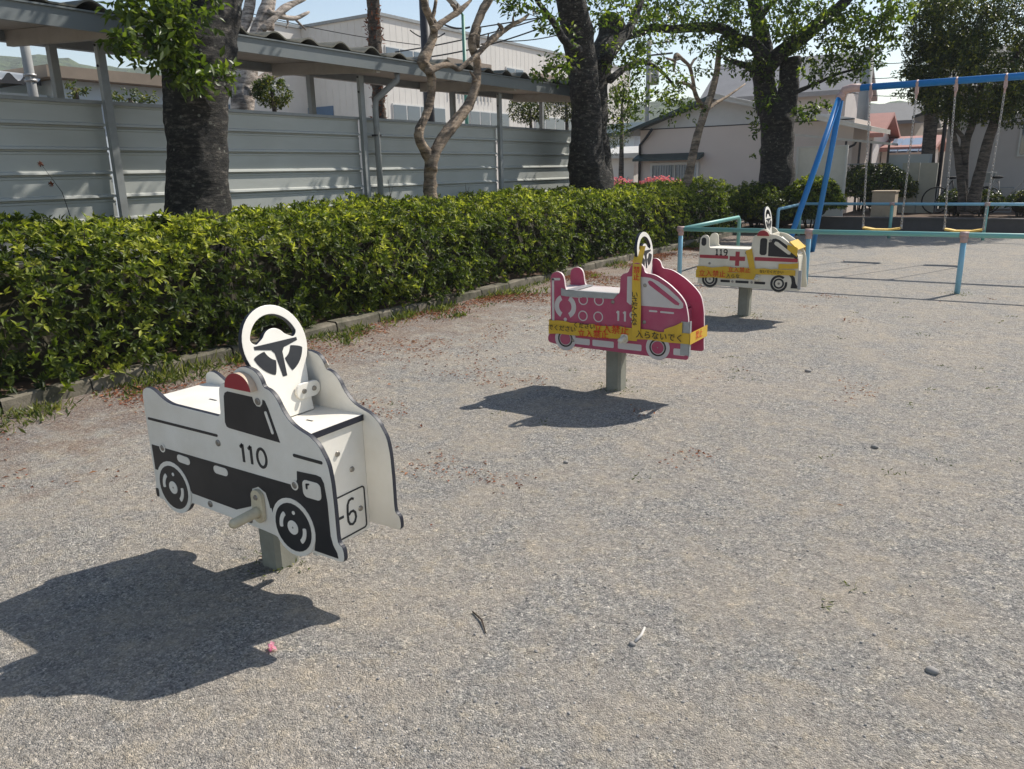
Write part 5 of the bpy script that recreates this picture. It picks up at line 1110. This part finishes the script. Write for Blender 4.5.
for y0, y1 in WB:
    mb = MB(); mb.box((Xb-.02, y0, 5.7), (Xb+.03, y1, 7.4)); mb.build('balcony_opening', 'rooftan', wb); mb = MB(); [mb.box((Xb+.05, y, 5.35), (Xb+.08, y+.04, 6.5)) for y in np.arange(y0, y1, .35)]; mb.box((Xb+.04, y0, 6.5), (Xb+.1, y1, 6.56)); mb.build('balcony_railing', 'frame', wb)
mb = MB(); mb.box((Xb-11.5, 26.46, 2.2), (Xb-6, 26.499, 4.2)); mb.box((Xb-5.2, 29.93, 2.8), (Xb-3.4, 29.984, 4.9)); mb.box((Xb-11, 26.43, 2.8), (Xb-7, 26.499, 5.0)); mb.build('shutter', 'shutterblue', wb)

# houses at the far left behind the shelter
lh = root('pale_blue_house', (-14, 8, 0), 'low pale blue house with a tan ridge behind the left cherry', 'house')
mb = MB(); p = atx(0, 108, -13); y0 = atx(60, 75, -13)[1]
mb.box((-18, y0-.1, 0), (-13, 8.9, 3.0)); mb.build('wall', 'paleblue', lh); mb = MB(); mb.prism([(-12.7, 3.0), (-12.7, 3.17), (-15.5, 3.22), (-18.2, 3.17), (-18.2, 3.0)], 'y', y0-.35, 9.2); mb.build('roof', 'rooftan', lh)
lc = root('corrugated_roof_house', (-15, 4.5, 0), 'low house with wavy white and black roof edge at the far left', 'house')
mb = MB(); mb.box((-18, 0, 0), (-13.2, y0-.15, 2.78)); mb.build('wall', 'paleblue', lc)
mb = MB(); V = []; n = 200; ya = 0.; yb_ = y0-.36
for i in range(n+1):
    y = ya+(yb_-ya)*i/n; w = .055*math.sin(i/n*2*math.pi*26); V += [(-12.9, y, 2.98+w), (-15.5, y, 3.35+w), (-12.9, y, 2.88-.0), (-15.5, y, 3.24)]
mb.add(V, [(4*i, 4*i+4, 4*i+5, 4*i+1) for i in range(n)]+[(4*i+2, 4*i+3, 4*i+7, 4*i+6) for i in range(n)]); mb.add([v for v in V], [(4*i, 4*i+2, 4*i+6, 4*i+4) for i in range(n)], 1); mb.build('roof', ['trimwhite', 'darkmetal'], lc)

# poles, lamp and wires
def pole(px, pyt, pyb, rpx, plane, v, mat, name, label, catg, grp=None):
    f_ = atx if plane == 'x' else aty; p = f_(px, (pyt+pyb)/2, v); s = depth(p)/F; zt_ = f_(px, pyt, v)[2]; r_ = root(name, (p[0], p[1], 0), label, catg, grp)
    mb = MB(); mb.tube([(p[0], p[1], 0), (p[0], p[1], zt_)], [rpx*s*1.1, rpx*s*.85], 12); mb.build('shaft', mat, r_); return r_, (p[0], p[1], zt_)
r_, q = pole(20, -60, 98, 5, 'x', -11.8, 'pole', 'utility_pole', 'grey concrete pole behind the fence at the far left', 'pole', 'utility poles')
mb = MB(); [mb.tube([(q[0], q[1], z), (q[0], q[1], z+.03)], .085, 10) for z in (2.8, 2.87)]; mb.build('band', 'chain', r_)
r_, q = pole(426, -40, 130, 5.5, 'x', -12.5, 'darkmetal', 'dark_pole', 'black pole behind the bare forked tree', 'pole')
r_, q = pole(465, 16, 130, 2., 'x', -13, 'greenpole', 'street_lamp', 'green street lamp rising behind the shelter roof', 'street lamp')
mb = MB(); mb.tube([q, (q[0]+.05, q[1]-.25, q[2]+.12)], .03, 8); mb.build('arm', 'greenpole', r_); mb = MB(); mb.bar((q[0]+.05, q[1]-.2, q[2]+.1), (q[0]+.1, q[1]-.75, q[2]+.32), .16, .09); mb.build('lamp_head', 'pole', r_)
r_, q = pole(648, 40, 140, 2.6, 'y', 40, 'pole', 'utility_pole', 'slim grey utility pole with cross arms between the two right cherries', 'pole', 'utility poles')
mb = MB(); [mb.bar((q[0]-.1, q[1], q[2]-d), (q[0]+1.3, q[1], q[2]-d), .08, .08) for d in (.2, .75)]; mb.build('cross_arm', 'darkmetal', r_)
mb = MB(); mb.tube([(q[0]+.4, q[1]-.1, q[2]-2.2), (q[0]+.4, q[1]-.1, q[2]-1.3)], .22, 12); mb.build('transformer', 'pole', r_)
r_, q = pole(862, 48, 200, 6, 'y', 29, 'pole', 'utility_pole', 'thick pale grey pole right behind the top corner of the swing frame', 'pole', 'utility poles')
def wire(P, label, grp='overhead wires', r_=.012):
    mb = MB(); pts = []; p = Vector(P[0]); q = Vector(P[1]); s = P[2]
    for i in range(17): t = i/16; pts.append(p.lerp(q, t)-Vector((0, 0, 4*s*t*(1-t))))
    mb.tube(pts, r_, 5, caps=False); tag(mb.build('overhead_wire', 'wire'), label, 'wire', grp)
W_ = lambda px, py, d=26.: EYE+_ray(px, py)/np.linalg.norm(_ray(px, py))*d
wl_ = 'thin black overhead wire crossing the sky in front of the off-white building'
for a, b_, s, r0 in (((395, 52), (545, 17), .1, .02), ((400, 60), (560, 20), .2, .022), ((440, 22), (470, 27), .1, .03), ((475, 28), (545, 17), .0, .02), ((500, 41), (575, 30), .1, .016), ((410, 30), (445, 33), .2, .02), ((230, 8), (420, 45), .1, .012), ((480, -5), (545, 20), .0, .012)):
    wire((W_(*a), W_(*b_), s), wl_, r_=r0)
wr_l = 'thin wire crossing the open sky between the black-trunked cherry and the evergreen'
for a, b_, s in (((862, 62), (930, 58), .1), ((862, 78), (930, 70), .1), ((845, 92), (935, 94), .1), ((895, 40), (915, 75), 0), ((655, 45), (700, 90), .1), ((655, 52), (740, 66), .3)):
    wire((W_(*a, 30.), W_(*b_, 30.), s), wr_l, 'overhead wires on the right', r_=.012)

# distant wooded hills
def hills():
    pr = [(-900, 40), (-300, 60), (0, 62), (60, 66), (200, 78), (400, 96), (560, 108), (620, 106), (660, 100), (700, 98), (760, 108), (830, 106), (850, 102), (872, 104), (900, 101), (930, 108), (970, 112), (1024, 108), (1200, 90), (1700, 80)]
    V = []; n = 260; m = 12
    for i in range(n+1):
        px = -900+2600*i/n; py = np.interp(px, [a for a, b in pr], [b for a, b in pr])
        r = _ray(px, py); hd = r/np.linalg.norm(r[:2]); D = 420
        zt_ = H+hd[2]*D
        for k in range(m):
            t = k/(m-1); dd = D*(.55+.45*t); z = zt_*(math.sin(t*math.pi/2)**1.2)
            z += (5*noise.noise(Vector((i*.13, t*4, 0)))+2.6*noise.noise(Vector((i*.6, t*9, 4))))*min(1, t*1.6)
            V.append((hd[0]*dd, hd[1]*dd, z-1))
    mb = MB(); mb.add(V, [(i*m+k, (i+1)*m+k, (i+1)*m+k+1, i*m+k+1) for i in range(n) for k in range(m-1)]); struct(mb.build('hills', 'hill', origin=(0, 0, 0)))
hills()

# a few single small things on the gravel
for px, py, s, mt, lab in ((566, 463, .014, 'stonebit', 'dark stone on the gravel behind the police car ride, left of centre'), (632, 645, .013, 'stonebit', 'small stone lying on the gravel below the middle of the view'), (932, 672, .018, 'stonebit', 'rounded grey stone on the gravel near the right edge, foreground'), (875, 448, .020, 'stonebit', 'dark stone on the gravel at middle right'), (808, 372, .022, 'stonebit', 'dark stone on the gravel just in front of the swing rail'), (480, 408, .018, 'stonebit', 'dark stone beside the shadow of the fire engine ride')):
    p = gnd(px, py); mb = MB(); v = IV*np.array([1.2, .9, .6])*s*rng.uniform(.8, 1.2, (12, 1))+p+[0, 0, s*.3]; mb.add(v, IF, 0, True); tag(mb.build('stone', mt), lab, 'stone', 'loose stones')
p = gnd(640, 637); mb = MB(); mb.tube([p+[0, -.04, .005], p+[.004, 0, .008], p+[-.006, .05, .005]], [.005, .005, .004], 6); tag(mb.build('stick', 'stonelight'), 'short pale stick lying on the gravel in the foreground', 'stick')
p = gnd(482, 622); mb = MB(); mb.tube([p+[-.06, .03, .004], p+[0, 0, .008], p+[.05, -.05, .004]], [.003, .003, .002], 5); tag(mb.build('twig', 'twig'), 'thin dark twig on the gravel right of the police car shadow', 'twig')
p = gnd(273, 650); n = 6; leafobj_ = leafobj('fallen_blossom', p+np.array([0, 0, .008])+unit(n)*.006, unit(n)*[1, 1, .4], np.tile([0, 0, 1.], (n, 1))+unit(n)*.4, np.full(n, .022), np.full(n, .016), rng.uniform(.3, 1, n), 'petal', origin=tuple(p)); tag(leafobj_, 'small pink fallen blossom at the edge of the police car shadow', 'blossom')

# dry flower stalk poking above the hedge on the left
st_ = root('dry_stalk', tuple(atx(75, 215, -6.9)*[1, 1, 0]), 'thin dark stalk with dry seed heads above the hedge at the left', 'plant')
a = atx(76, 218, -6.9); m_ = atx(62, 192, -6.9); b_ = atx(41, 164, -6.9); a[2] = .9; mb = MB(); mb.tube([a, m_, b_], [.004, .003, .002], 5); mb.build('stalk', 'darkmetal', st_)
n = 40; C = np.concatenate([np.repeat(b_[None], n//2, 0), np.repeat(atx(51, 184, -6.9)[None], n//2, 0)]); leafobj('seed_head', C, unit(n), unit(n), np.full(n, .03), np.full(n, .012), rng.uniform(0, .2, n), 'brownleaf', st_)
# thin shoots above the hedge
for (px, py, X, lab) in ((388, 180, -7.0, 'thin leafless shoot above the hedge left of the bare forked tree'), (465, 183, -7.0, 'thin leafless shoot above the hedge just right of the bare forked tree')):
    b_ = atx(px, py, X); mb = MB(); mb.tube([b_+[0, 0, -.45], b_+[.01, .02, -.2], b_], [.005, .004, .002], 5); mb.tube([b_+[.01, .02, -.2], b_+[0, .1, -.05]], [.003, .0015], 4); tag(mb.build('shoot', 'twig'), lab, 'plant', 'shoots above the hedge')

# ------------------------------------------------------------------ haze, sky, sun
HAZE = 1
if HAZE:
    mb = MB(); mb.box((-600, -60, -1), (500, 520, 62)); hz = mb.build('haze', 'gravel', origin=(0, 0, 0)); hz.data.materials.clear()
    m = bpy.data.materials.new('haze_air'); m.use_nodes = True; nt = m.node_tree; nt.nodes.remove(nt.nodes['Principled BSDF'])
    v = nt.nodes.new('ShaderNodeVolumePrincipled'); v.inputs['Density'].default_value = .0007; v.inputs['Color'].default_value = (.92, .95, 1, 1); v.inputs['Anisotropy'].default_value = 0.
    nt.links.new(v.outputs[0], nt.nodes['Material Output'].inputs['Volume']); hz.data.materials.append(m); tag(hz, kind='stuff'); hz['label'] = 'pale bluish haze in the distant air'; hz['category'] = 'haze'
SD = Vector((.36, .90, 1.0)).normalized(); el = math.asin(SD.z); az = math.atan2(SD.x, SD.y)
w = bpy.data.worlds.new('World'); scene.world = w; w.use_nodes = True; nt = w.node_tree
sk = nt.nodes.new('ShaderNodeTexSky'); sk.sky_type = 'NISHITA'; sk.sun_disc = False; sk.sun_elevation = el; sk.sun_rotation = az; sk.air_density = 1.0; sk.dust_density = .45; sk.ozone_density = 1.6
nt.links.new(mix(nt, 1., sk.outputs[0], (1.09, .98, .875), 'MULTIPLY'), nt.nodes['Background'].inputs[0]); nt.nodes['Background'].inputs[1].default_value = .115
sl_ = bpy.data.lights.new('sun', 'SUN'); sl_.energy = 4.2; sl_.angle = R(.53); sl_.color = (1, .945, .86); so_ = bpy.data.objects.new('sun', sl_); col.objects.link(so_)
so_.rotation_euler = SD.to_track_quat('Z', 'Y').to_euler(); so_.location = (10, 20, 30)
vs = scene.view_settings; scene.display_settings.display_device = 'sRGB'; vs.view_transform = 'Standard'; vs.look = 'None'; vs.gamma = 1; vs.exposure = 0.56; vs.use_curve_mapping = False
scene.render.engine = 'CYCLES'; scene.cycles.max_bounces = 8; scene.cycles.transparent_max_bounces = 8; scene.cycles.volume_bounces = 0
